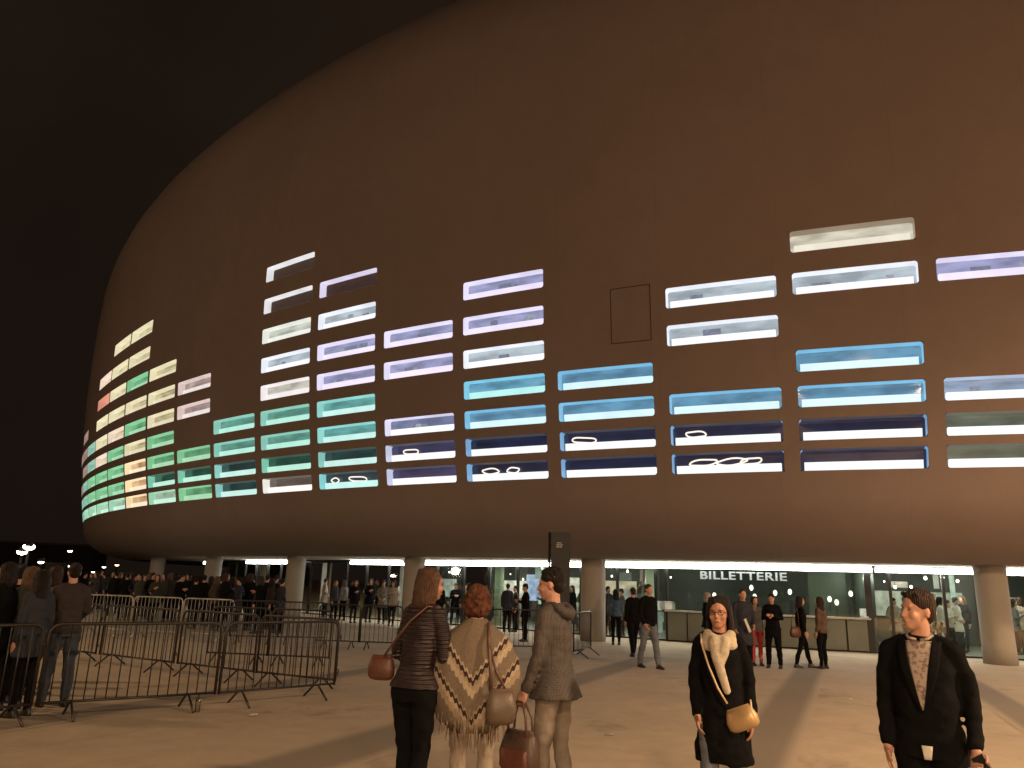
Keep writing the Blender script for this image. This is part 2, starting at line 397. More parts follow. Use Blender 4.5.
for (c, r), look in sorted(holes.items()):
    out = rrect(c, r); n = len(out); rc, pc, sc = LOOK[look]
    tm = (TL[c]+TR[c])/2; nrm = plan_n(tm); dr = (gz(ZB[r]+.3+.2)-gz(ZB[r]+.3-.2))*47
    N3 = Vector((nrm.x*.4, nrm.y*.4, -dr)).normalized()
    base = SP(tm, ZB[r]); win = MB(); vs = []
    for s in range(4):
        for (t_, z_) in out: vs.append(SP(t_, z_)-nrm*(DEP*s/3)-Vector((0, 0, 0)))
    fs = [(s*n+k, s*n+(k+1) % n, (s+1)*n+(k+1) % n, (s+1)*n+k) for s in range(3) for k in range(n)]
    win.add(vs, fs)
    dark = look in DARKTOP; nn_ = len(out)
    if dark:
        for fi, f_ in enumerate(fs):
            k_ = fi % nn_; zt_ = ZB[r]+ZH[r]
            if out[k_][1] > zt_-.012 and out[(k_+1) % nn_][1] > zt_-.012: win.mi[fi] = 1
    wo = win.build('window', [emat('reveal_'+look, lin(rc), .95, .12, 1.2)]+([emat('reveal_dim_'+look, [v*.6+.02 for v in lin(pc)], .9, .1, 1.2)] if dark else []), arena, False)  # reveals glow by themselves in place of the LED light falling on them
    pm = MB(); pv = [SP(t_, z_)-nrm*(DEP-.015) for (t_, z_) in out]; pm.add(pv, [tuple(range(n-1, -1, -1))])
    pm.build('pane', pane_mat(look), wo)
    if sc:   # light box standing at the foot of the pane
        t0, t1 = TL[c]+(TR[c]-TL[c])*.03, TR[c]-(TR[c]-TL[c])*.03; zt = ZB[r]+ZH[r]*.44; z0 = ZB[r]+.02
        sb = MB(); q = []; NS = 6
        for k in range(NS+1):
            ta = t0+(t1-t0)*k/NS
            for (ins, zz) in ((.20, z0), (.20, zt), (.34, zt), (.34, z0)):
                q.append(SP(ta, zz, 0)-nrm*ins)
        f = [(k*4+a, (k+1)*4+a, (k+1)*4+(a+1) % 4, k*4+(a+1) % 4) for k in range(NS) for a in range(4)]
        f += [(0, 1, 2, 3), (NS*4+3, NS*4+2, NS*4+1, NS*4)]
        sb.add(q, f); sb.build('light_strip', emat('strip_'+look, lin(sc), 1.05, .06, 2), wo)
    if look in ('lilac', 'lilacdark', 'white', 'paleblue'):   # furniture and people dimly seen against the pane
        rnd = random.Random(c*31+r)
        for q in range(rnd.choice((1, 2, 3))):
            tq = TL[c]+(TR[c]-TL[c])*rnd.uniform(.2, .85); hh = rnd.uniform(.10, .22); cc = SP(tq, ZB[r]+ZH[r]*.44+hh/2)-nrm*(DEP-.05)
            ob = MB(); ob.box(cc, (rnd.uniform(.15, .6), .05, hh), math.atan2(nrm.y, nrm.x)+pi/2); ob.build('shelf', emat('slot_furniture_'+('a', 'b')[q % 2], ((.16, .20, .30), (.32, .36, .45))[q % 2], .8, .3, 9), wo)
    if 'ring' in look:   # ring shaped lamps of the foyer seen through the pane
        rg = MB(); rnd = random.Random(c*10+r)
        for q in range(rnd.choice((1, 2, 3))):
            tq = TL[c]+(TR[c]-TL[c])*(.22+.27*q+rnd.uniform(-.09, .12)); zc_ = ZB[r]+ZH[r]*.60; cc = SP(tq, zc_)-nrm*.28
            ax = Vector((-nrm.y, nrm.x, 0)); rad = rnd.uniform(.16, .46); tilt = rnd.uniform(-.10, .10); ph = rnd.uniform(0, 6)
            pts = [cc+ax*cos(a)*rad+Vector((0, 0, 1))*(sin(a)*.085+cos(a)*tilt*rad+.012*sin(3*a+ph)) for a in [2*pi*k/20 for k in range(20)]]
            rg.tube(pts, .024, 5, closed=True)
        rg.build('ring_lamp', emat('ring_lamp', (1, .88, .76), 1.2), wo)
# hatch between the slots: a thin outline of a closed door
hb = MB()
def shell_box(x0, x1, y0, y1):
    """t, z of shell points seen at given pixels"""
    def solve(x, y):
        bt, bz, be = 0, 0, 1e9
        for a in range(0, 121):
            t_ = -1.70+.5*a/120
            for b in range(0, 81):
                z_ = 6+9*b/80; u, v = px_of(SP(t_, z_)); e = (u-x)**2+(v-y)**2
                if e < be: bt, bz, be = t_, z_, e
        return bt, bz
    a = solve(x0, y1); b = solve(x1, y0); return a[0], b[0], a[1], b[1]
ht0, ht1, hz0, hz1 = shell_box(612, 648, 283, 344)
q = [(ht0, hz0), (ht1, hz0), (ht1, hz1), (ht0, hz1)]
for a in range(4):
    (ta, za), (tb, zb_) = q[a], q[(a+1) % 4]
    hb.tube([SP(ta+(tb-ta)*k/4, za+(zb_-za)*k/4)+plan_n(ta)*.004 for k in range(5)], .014, 4)
hb.build('hatch', mat('joint_dark', (.04, .033, .03), .9), arena)

# ---- soffit under the shell, columns, plinth light, glass front
M_SOF = concrete('soffit_concrete', (.42, .37, .31), False)
TG = [-.75-.02*k for k in range(75)]          # right -> left
sm = MB(); vs = []
for t in TG:
    for g in (G_SOF, .885, .865, g_glass(t)-.004): p = plan(t, g); vs.append((p.x, p.y, Z_SOF-.001))
fs = [(i*4+k, i*4+k+1, (i+1)*4+k+1, (i+1)*4+k) for i in range(len(TG)-1) for k in range(3)]
sm.add(vs, fs); sm.build('soffit', M_SOF, arena, True)
def t_for(px, gf, z=0):
    lo, hi = -2.15, -.9      # px grows with t
    for _ in range(40):
        m = (lo+hi)/2; g = gf(m) if callable(gf) else gf; p = plan(m, g); p.z = z
        if px_of(p)[0] < px: lo = m
        else: hi = m
    return lo
M_COLM = concrete('column_concrete', (.31, .28, .25), False)
for (px, rad) in ((152, .40), (208, .40), (291, .40), (411, .40), (593, .41), (1001, .41), (1330, .41)):
    t = t_for(px, .898) if px < 1100 else -1.10
    p = plan(t, .898); cb = MB()
    cb.loft([(p, rad*1.03, rad*1.03), (p+Vector((0, 0, .5)), rad, rad), (p+Vector((0, 0, 2.2)), rad, rad), (p+Vector((0, 0, 2.66)), rad, rad)], 28)
    cb.build('column', M_COLM, arena, True)
def gpt(t, off=0., z=0.):
    p = plan(t, g_glass(t))+plan_n(t)*off; p.z = z; return p
# glass front in bays of about 1.5 m
t_r, t_l = -1.02, -2.02
bays = [t_r]
while bays[-1] > t_l:
    t = bays[-1]; step = .0005; L = 0
    while L < 1.45: L = (gpt(t)-gpt(t-step)).length; step += .0005
    bays.append(t-step)
M_BLK = mat('black_frame', (.018, .018, .018), .45, .3)
M_GL = glassmat('facade_glass', (.72, .78, .70), .06)
t_off = [t_for(668, g_glass), t_for(873, g_glass)]
for i, t in enumerate(bays):
    w = .10 if i % 3 else .16
    mb = MB(); a = math.atan2(plan_n(t).y, plan_n(t).x)
    mb.box(gpt(t, 0, 1.26), (.12, w*.8, 2.52), a); 
    inoff = t_off[0]+.01 < t < t_off[1]-.01
    if not inoff: mb.build('mullion', M_BLK, arena)
    if i+1 < len(bays):
        t2 = bays[i+1]; g_ = MB(); z0 = .06
        g_.add([gpt(t, 0, z0), gpt(t2, 0, z0), gpt(t2, 0, 2.50), gpt(t, 0, 2.50)], [(0, 1, 2, 3)]); g_.build('glass_pane', M_GL, arena)
rl = MB(); rl.tube([gpt(t, .0, 2.515) for t in bays], .05, 4); rl.tube([gpt(t, .0, .03) for t in bays], .035, 4); rl.build('glazing_rail', M_BLK, arena)
# continuous white light above the doors (real fixtures under the soffit)
M_LED = emat('door_light', (.97, 1.0, .90), 20.0)
for (a, b) in ((160, 206), (250, 302), (354, 404), (418, 549), (549, 600), (600, 871), (875, 980), (980, 1120), (1120, 1400)):
    ta = t_for(a, g_glass, 2.55); tb = t_for(b, g_glass, 2.55) if b < 1300 else -1.03
    st = MB(); q = []; NS = max(2, int((tb-ta)/.03))
    for k in range(NS+1):
        t = ta+(tb-ta)*k/NS
        for (o_, z_) in ((.07, 2.42), (.07, 2.57), (.22, 2.57), (.22, 2.42)): q.append(gpt(t, o_, z_))
    f = [(k*4+e, k*4+(e+1) % 4, (k+1)*4+(e+1) % 4, (k+1)*4+e) for k in range(NS) for e in range(4)]+[(3, 2, 1, 0), (NS*4, NS*4+1, NS*4+2, NS*4+3)]
    st.add(q, f); st.build('door_light_strip', M_LED, arena)

# ================================================================== GROUND
gm = mat('forecourt_paving', (.38, .30, .215), rough=.8, var=.10, vscale=.35, bump=.3, bscale=60, spec=.35)
n = gm.node_tree.nodes; l = gm.node_tree.links; b = n['Principled BSDF']; src = n[gm['colnode']].outputs[0]
t = n.new('ShaderNodeTexCoord'); n3 = n.new('ShaderNodeTexNoise'); n3.inputs['Scale'].default_value = 2.2; n3.inputs['Detail'].default_value = 9; n3.inputs['Roughness'].default_value = .72
l.new(t.outputs['Object'], n3.inputs['Vector']); r3 = n.new('ShaderNodeMapRange'); r3.inputs[1].default_value = .32; r3.inputs[2].default_value = .68; r3.inputs[3].default_value = .88; r3.inputs[4].default_value = 1.08
l.new(n3.outputs[0], r3.inputs[0]); sc_ = n.new('ShaderNodeVectorMath'); sc_.operation = 'SCALE'; l.new(src, sc_.inputs[0]); l.new(r3.outputs[0], sc_.inputs['Scale']); n4 = n.new('ShaderNodeTexNoise'); n4.inputs['Scale'].default_value = .55; n4.inputs['Detail'].default_value = 6; n4.inputs['Roughness'].default_value = .62; n4.inputs['Distortion'].default_value = .8; l.new(t.outputs['Object'], n4.inputs['Vector'])
r4 = n.new('ShaderNodeMapRange'); r4.interpolation_type = 'SMOOTHSTEP'; r4.inputs[1].default_value = .56; r4.inputs[2].default_value = .66; r4.inputs[3].default_value = 1; r4.inputs[4].default_value = .72; l.new(n4.outputs[0], r4.inputs[0])
n5 = n.new('ShaderNodeTexVoronoi'); n5.inputs['Scale'].default_value = 2.6; l.new(t.outputs['Object'], n5.inputs['Vector']); r5 = n.new('ShaderNodeMapRange'); r5.inputs[1].default_value = .035; r5.inputs[2].default_value = .055; r5.inputs[3].default_value = .6; r5.inputs[4].default_value = 1; l.new(n5.outputs['Distance'], r5.inputs[0])
m4 = n.new('ShaderNodeMath'); m4.operation = 'MULTIPLY'; l.new(r4.outputs[0], m4.inputs[0]); l.new(r5.outputs[0], m4.inputs[1])
s4 = n.new('ShaderNodeVectorMath'); s4.operation = 'SCALE'; l.new(sc_.outputs[0], s4.inputs[0]); l.new(m4.outputs[0], s4.inputs['Scale']); l.new(s4.outputs[0], b.inputs['Base Color'])
g = MB(); g.add([(-900, -300, 0), (900, -300, 0), (900, 1500, 0), (-900, 1500, 0)], [(0, 1, 2, 3)]); tag(g.build('ground', gm), kind='structure')
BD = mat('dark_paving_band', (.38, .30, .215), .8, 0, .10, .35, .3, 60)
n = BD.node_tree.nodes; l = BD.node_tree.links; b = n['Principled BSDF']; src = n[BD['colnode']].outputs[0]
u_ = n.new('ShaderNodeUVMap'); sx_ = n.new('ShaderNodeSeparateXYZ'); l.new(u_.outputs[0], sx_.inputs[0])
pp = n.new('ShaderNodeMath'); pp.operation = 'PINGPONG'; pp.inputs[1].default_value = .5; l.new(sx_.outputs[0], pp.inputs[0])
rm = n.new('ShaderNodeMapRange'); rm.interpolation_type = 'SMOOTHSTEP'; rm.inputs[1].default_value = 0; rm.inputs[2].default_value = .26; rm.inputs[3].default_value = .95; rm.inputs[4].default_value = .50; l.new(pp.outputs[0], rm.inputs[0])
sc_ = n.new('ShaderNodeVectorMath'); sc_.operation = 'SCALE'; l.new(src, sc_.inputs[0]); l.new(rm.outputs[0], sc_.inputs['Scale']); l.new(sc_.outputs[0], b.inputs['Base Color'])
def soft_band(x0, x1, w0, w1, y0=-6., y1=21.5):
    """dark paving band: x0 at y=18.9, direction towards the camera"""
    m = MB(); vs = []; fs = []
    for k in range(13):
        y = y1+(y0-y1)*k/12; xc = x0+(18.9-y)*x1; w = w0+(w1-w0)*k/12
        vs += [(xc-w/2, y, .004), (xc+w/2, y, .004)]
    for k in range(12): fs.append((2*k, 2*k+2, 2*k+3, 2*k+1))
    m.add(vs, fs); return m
for (x0, dx, w0, w1, y1) in ((-1.3, -.45, .6, .8, 22), (2.9, -.44, .7, 1.2, 21), (7.1, -.44, .65, .85, 20.5), (10.5, -.40, .6, .8, 19.5), (14.6, -.38, .6, .8, 18.8)):  # second paving band widened near the camera to hold the group's cast shadow
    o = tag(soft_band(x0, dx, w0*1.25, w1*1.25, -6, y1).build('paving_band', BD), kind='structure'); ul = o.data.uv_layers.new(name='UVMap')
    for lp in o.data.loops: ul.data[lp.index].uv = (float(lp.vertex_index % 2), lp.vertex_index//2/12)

# ================================================================== FOYER BEHIND THE GLASS
def gi(t, g, z=0.):
    p = plan(t, g); p.z = z; return p
def ribbon(name, t0, t1, f0, f1, m, parent=None, kind=None, n=40):
    """surface between two curves: f(t) -> (g, z)"""
    b = MB(); vs = []
    for k in range(n+1):
        t = t0+(t1-t0)*k/n
        for f in (f0, f1): g, z = f(t); vs.append(gi(t, g, z))
    b.add(vs, [(2*k, 2*k+1, 2*k+3, 2*k+2) for k in range(n)]); o = b.build(name, m, parent, True)
    if kind: tag(o, kind=kind)
    return o
M_TILE = mat('foyer_floor', (.34, .34, .31), .35, 0, .1, .8)
M_WALLG = mat('foyer_wall_green', (.040, .048, .040), .5, 0, .3, .5)
M_CEIL = mat('foyer_ceiling', (.035, .037, .036), .8, 0, .3, 1.)
ribbon('foyer_floor', -.95, -2.2, lambda t: (g_glass(t)-.002, .012), lambda t: (.60, .012), M_TILE, None, 'structure')
ribbon('foyer_ceiling', -.95, -2.2, lambda t: (g_glass(t)-.002, 2.56), lambda t: (.60, 3.1), M_CEIL, arena)
def gback(t): return g_glass(t)-.155
ribbon('foyer_wall', -.95, -2.2, lambda t: (gback(t), 3.1), lambda t: (gback(t), 0), M_WALLG, arena)
# ticket hall partition close behind the glass
def gtick(t): return g_glass(t)-.062
ta, tb = t_off
ribbon('ticket_hall_wall', ta+.10, tb, lambda t: (gtick(t), 2.6), lambda t: (gtick(t), .0), mat('ticket_wall', (.05, .062, .046), .45, 0, .35, .35), arena)
# side wall where the ticket hall starts
sw = MB(); a0, b0 = gpt(tb+.004, -.05), gi(tb+.004, gtick(tb)); sw.add([a0, b0, b0+Vector((0, 0, 2.6)), a0+Vector((0, 0, 2.6))], [(0, 1, 2, 3)]); sw.build('foyer_wall', M_WALLG, arena)
# ticket counter: panels, top, thin posts, glazing above
cnt = thing('ticket_counter', gpt((ta+tb)/2, .0), 0, 'long pale ticket counter of flat panels under the white lettering', 'counter')
O = Vector(cnt.location)
def rel(p): return Vector(p)-O
NB = 9; M_PAN = mat('counter_panel', (.15, .16, .135), .45, 0, .18, .7); M_TOP = mat('counter_top', (.42, .42, .38), .35, 0, .05)
for k in range(NB):
    u0, u1 = ta+(tb-ta)*k/NB, ta+(tb-ta)*(k+1)/NB; b = MB(); p, q = gpt(u0, .07, 0), gpt(u1, .07, 0); d = (q-p).normalized()
    c = rel((p+q)/2+Vector((0, 0, .50))); b.box(c, ((q-p).length-.05, .06, .90), math.atan2(d.y, d.x)); b.build('panel', M_PAN, cnt, bevel=.006)
b = MB()
for k in range(NB):
    u0, u1 = ta+(tb-ta)*k/NB, ta+(tb-ta)*(k+1)/NB; p, q = gpt(u0, .05, 0), gpt(u1, .05, 0); d = (q-p).normalized()
    b.box(rel((p+q)/2+Vector((0, 0, 1.0+k*.0006))), ((q-p).length+.02, .42, .05), math.atan2(d.y, d.x))
b.build('worktop', M_TOP, cnt)
for k in range(NB+1):
    b = MB(); u0 = ta+(tb-ta)*k/NB; b.box(rel(gpt(u0, .05, .49)), (.05, .05, .95), 0); b.build('post', M_BLK, cnt)
for px in (668, 873):
    t = t_for(px, g_glass); b = MB(); a = math.atan2(plan_n(t).y, plan_n(t).x); b.box(gpt(t, .0, 1.25), (.22, .2 if px > 800 else .08, 2.5), a); b.build('door_post', M_BLK, arena, bevel=.01)
# fascia with the word over the counter
tA, tB = t_for(700, g_glass, 2.2), t_for(786, g_glass, 2.2); pA, pB = gpt(tA, .10, 0), gpt(tB, .10, 0); dx = (pB-pA); Lw = dx.length
fc = bpy.data.curves.new('txt', 'FONT'); fc.body = 'BILLETTERIE'; fc.size = .36; fc.extrude = .015; fc.space_character = 1.08; fc.align_x = 'LEFT'; fc.offset = .006
fo = bpy.data.objects.new('txt', fc); COL.objects.link(fo); dg = bpy.context.evaluated_depsgraph_get(); dg.update()
tme = bpy.data.meshes.new_from_object(fo.evaluated_get(dg)); bpy.data.objects.remove(fo); tme.materials.clear()
wx = max(v.co.x for v in tme.vertices)-min(v.co.x for v in tme.vertices)
for v in tme.vertices: v.co.x *= Lw/wx
sgn = mesh_obj('ticket_office_sign', tme, emat('sign_letters', (.80, .88, .82), .5))
sgn.rotation_euler = (pi/2, 0, math.atan2(dx.y, dx.x)); sgn.location = (pA.x, pA.y, 2.09)
tag(sgn, 'white capital letters reading BILLETTERIE under the strip of light', 'sign')
# pale columns, panels, bars and hanging lamps in the foyer
M_GCOL = mat('foyer_column_green', (.40, .48, .36), .5, 0, .1, 2)
def tin(px, dg_):  # ground point dg_ (in g) behind the glass, seen in column px
    t = t_for(px, lambda u: g_glass(u)-dg_); return gi(t, g_glass(t)-dg_)
for px, dd, rr in ((498, .035, .20), (652, .03, .22), (377, .05, .16), (232, .05, .25)):
    p = tin(px, dd); b = MB(); b.loft([(p, rr, rr), (p+Vector((0, 0, 2.62)), rr, rr)], 20); b.build('foyer_column', M_GCOL, arena, True)
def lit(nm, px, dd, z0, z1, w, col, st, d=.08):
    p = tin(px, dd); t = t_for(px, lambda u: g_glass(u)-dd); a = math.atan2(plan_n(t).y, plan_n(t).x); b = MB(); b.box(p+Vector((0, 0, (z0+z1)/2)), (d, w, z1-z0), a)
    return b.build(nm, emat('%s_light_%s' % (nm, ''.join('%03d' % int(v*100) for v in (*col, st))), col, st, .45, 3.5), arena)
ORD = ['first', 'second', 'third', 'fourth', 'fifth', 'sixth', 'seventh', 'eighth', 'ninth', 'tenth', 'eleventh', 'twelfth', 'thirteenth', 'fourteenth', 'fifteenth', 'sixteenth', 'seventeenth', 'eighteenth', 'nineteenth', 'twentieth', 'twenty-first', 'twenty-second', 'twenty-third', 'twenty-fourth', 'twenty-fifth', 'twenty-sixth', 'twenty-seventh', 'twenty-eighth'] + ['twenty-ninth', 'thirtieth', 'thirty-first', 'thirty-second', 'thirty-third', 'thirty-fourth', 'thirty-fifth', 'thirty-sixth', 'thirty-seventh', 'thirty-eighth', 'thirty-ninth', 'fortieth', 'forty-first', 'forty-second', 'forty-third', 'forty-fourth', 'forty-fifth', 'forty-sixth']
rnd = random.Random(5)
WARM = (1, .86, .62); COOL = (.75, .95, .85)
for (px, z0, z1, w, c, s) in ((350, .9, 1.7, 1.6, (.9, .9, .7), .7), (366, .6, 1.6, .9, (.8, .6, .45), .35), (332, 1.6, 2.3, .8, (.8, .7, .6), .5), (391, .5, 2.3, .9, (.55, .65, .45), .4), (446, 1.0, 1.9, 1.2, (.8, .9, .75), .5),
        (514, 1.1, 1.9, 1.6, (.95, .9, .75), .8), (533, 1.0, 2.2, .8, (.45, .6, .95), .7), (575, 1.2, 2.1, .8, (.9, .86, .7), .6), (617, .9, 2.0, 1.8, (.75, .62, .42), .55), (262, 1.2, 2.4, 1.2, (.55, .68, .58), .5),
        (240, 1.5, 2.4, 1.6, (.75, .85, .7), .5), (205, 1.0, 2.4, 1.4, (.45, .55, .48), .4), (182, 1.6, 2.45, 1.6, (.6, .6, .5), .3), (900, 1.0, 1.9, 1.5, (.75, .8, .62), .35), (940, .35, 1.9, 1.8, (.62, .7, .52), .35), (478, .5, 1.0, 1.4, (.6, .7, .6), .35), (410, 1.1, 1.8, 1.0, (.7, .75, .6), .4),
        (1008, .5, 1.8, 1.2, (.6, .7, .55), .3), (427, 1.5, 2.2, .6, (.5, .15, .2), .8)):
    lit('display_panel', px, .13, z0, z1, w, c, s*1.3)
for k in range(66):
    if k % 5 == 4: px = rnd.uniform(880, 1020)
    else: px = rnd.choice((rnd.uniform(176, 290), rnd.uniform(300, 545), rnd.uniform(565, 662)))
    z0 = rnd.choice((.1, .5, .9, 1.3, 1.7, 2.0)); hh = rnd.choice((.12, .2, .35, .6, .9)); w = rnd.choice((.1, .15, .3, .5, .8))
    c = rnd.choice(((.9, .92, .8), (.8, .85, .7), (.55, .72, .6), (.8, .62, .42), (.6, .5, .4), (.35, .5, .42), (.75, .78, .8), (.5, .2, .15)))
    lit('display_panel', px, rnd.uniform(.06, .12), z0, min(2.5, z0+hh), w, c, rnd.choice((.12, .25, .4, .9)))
ML = emat('foyer_lamp', (1, .95, .82), 7)
lamps = [(px, rnd.uniform(.02, .12), rnd.uniform(1.95, 2.5), rnd.uniform(.028, .055)) for px in (186, 209, 214, 219, 223, 228, 232, 245, 254, 263, 318, 327, 333, 337, 342, 346, 362, 372, 385, 398, 432, 447, 463, 480, 509, 522, 541, 568, 584, 612, 628, 672, 890, 901, 917, 933, 951, 966, 1012)]
for il, (px, dd, z, r) in enumerate(lamps):
    p = tin(px, dd); b = MB(); b.ell((0, 0, 0), (r, r, r*1.2), nu=10, nv=7); t_ = thing('pendant_lamp', (p.x, p.y, z), 0, '%s small bright pendant lamp from left in the foyer' % ORD[il], 'lamp', 'small pendant lamps in the foyer')
    b.build('bulb', ML, t_, True); c = MB(); c.tube([(0, 0, r*.7), (0, 0, 2.62-z)], .008, 5); c.build('cord', M_BLK, t_)
for px, dd, en in ((235, .05, 180), (330, .06, 120), (385, .06, 120), (450, .06, 140), (540, .06, 140), (625, .05, 120), (905, .06, 130), (960, .06, 120), (1030, .06, 120)):
    p = tin(px, dd); ld = bpy.data.lights.new('foyer_light', 'POINT'); ld.energy = en; ld.color = (1, .95, .82); ld.shadow_soft_size = .04; lo = bpy.data.objects.new('foyer_light', ld); lo.location = (p.x, p.y, 2.35); COL.objects.link(lo)
for isp, px in enumerate((720, 790, 850)):   # downlights inside the ticket hall
    p = tin(px, .03); ld = bpy.data.lights.new('ticket_light', 'POINT'); ld.energy = 40; ld.color = (.95, 1, .86); ld.shadow_soft_size = .04; lo = bpy.data.objects.new('ticket_light', ld); lo.location = (p.x, p.y, 2.3); COL.objects.link(lo)
    b = MB(); b.loft([((0, 0, 0), .09, .09), ((0, 0, .05), .09, .09)], 14); t_ = thing('ceiling_spot', (p.x, p.y, 2.5), 0, '%s round ceiling spot over the ticket counter' % ('left', 'middle', 'right')[isp], 'ceiling light', 'spots above the ticket counter'); b.build('diffuser', ML, t_)
for idl, (px, z) in enumerate(((716, 1.55), (754, 1.85), (757, 1.55), (778, 1.7), (793, 1.75), (833, 1.55), (840, 1.45), (855, 1.75))):   # small desk lamps in the ticket hall
    p = tin(px, .045); t_ = thing('desk_lamp', (p.x, p.y, 0), 0, '%s small bright lamp from left seen through the ticket hall glass' % ('first', 'second', 'third', 'fourth', 'fifth', 'sixth', 'seventh', 'eighth')[idl], 'lamp', 'small lamps inside the ticket hall')
    b = MB(); b.ell((0, 0, z), (.07, .07, .10), nu=10, nv=7); b.build('shade', emat('desk_lamp_glow', (1, .95, .8), 2.5), t_, True); c = MB(); c.tube([(0, 0, .0), (0, 0, z-.05)], .012, 6); c.loft([((0, 0, 0), .1, .1), ((0, 0, .03), .1, .1)], 12); c.build('stand', M_BLK, t_)
# notice screens on the ticket hall wall
p = tin(862, .055); b = MB(); t = t_for(862, g_glass); a = math.atan2(plan_n(t).y, plan_n(t).x)
b.box((0, 0, 0), (.05, .42, .55), a); o = b.build('wall_screen', mat('dark_screen', (.02, .025, .025), .2)); o.location = (p.x, p.y, 1.75); tag(o, 'dark screen on the ticket hall wall beside the black door post', 'screen')
b = MB(); b.box((0, 0, .17), (.34, .03, .22), .3); b.box((0, 0, .03), (.2, .16, .03), .3); b.box((0, 0, .07), (.04, .03, .08), .3)
p = tin(868, -.002); o = b.build('monitor', emat('lit_monitor', (.75, .8, .6), .55, .3, 8)); o.location = (p.x, p.y, 1.03); tag(o, 'pale glowing monitor at the right end of the ticket counter', 'monitor')
p = tin(668, .0); b = MB(); b.box((0, 0, .12), (.45, .3, .22), .5); b.box((0, 0, .26), (.40, .25, .04), .5); o = b.build('till', mat('till_grey', (.4, .42, .4), .4)); o.location = (p.x, p.y, 1.03); tag(o, 'grey till box at the left end of the ticket counter', 'till')

# ================================================================== PEOPLE
SKIN = mat('skin', (.44, .235, .165), .55, 0, .08, 20, .15, 60)
SKIN2 = mat('skin_tan', (.38, .19, .125), .55, 0, .08, 20, .15, 60)
M_EYE = mat('eye_dark', (.02, .015, .012), .3); M_LIP = mat('lips', (.27, .10, .075), .5)
def V(*a): return Vector(a)
def hand_parts(b, wrist, dirv, side, s, curl=.5, palmn=None, vs=.006):
    """palm, four unequal bent fingers and a thumb; dirv = forearm direction, palmn = palm normal (towards the thigh)"""
    d = dirv.normalized(); n_ = palmn or V(-side, 0, 0); n_ = (n_-d*n_.dot(d)).normalized(); w = d.cross(n_)       # across the palm
    if w.y < 0: w = -w                       # thumb side looks forward
    b.cap([wrist-d*.02*s, wrist+d*.025*s], [.026*s, .027*s], 10)
    M = Matrix((w, n_, d)).transposed()
    b.ell(wrist+d*.055*s, (.040*s, .016*s, .050*s), M, 12, 8)
    for i, (o_, L, r) in enumerate(((.029, .072, .0088), (.010, .080, .0092), (-.010, .074, .0088), (-.028, .058, .0078))):
        p0 = wrist+d*.080*s+w*o_*s; a = 0; pts = [p0-d*.02*s, p0]; q = p0; dd = d
        for k, f in enumerate((.45, .32, .26)):
            a = curl*(.55+.35*k); dd = (dd*cos(a*.6)+n_*sin(a*.6)).normalized(); q = q+dd*L*f*s; pts.append(q.copy())
        b.cap(pts, [r*s*1.05, r*s, r*s*.97, r*s*.9, r*s*.78], 8)
    t0 = wrist+d*.030*s+w*.030*s; t1 = t0+(d*.55+w*.75+n_*.25).normalized()*.032*s; t2 = t1+(d*.9+w*.25+n_*.35).normalized()*.028*s; t3 = t2+(d*.95+n_*.45).normalized()*.020*s
    b.cap([t0-w*.01*s, t1, t2, t3], [.013*s, .0115*s, .010*s, .0082*s], 8)
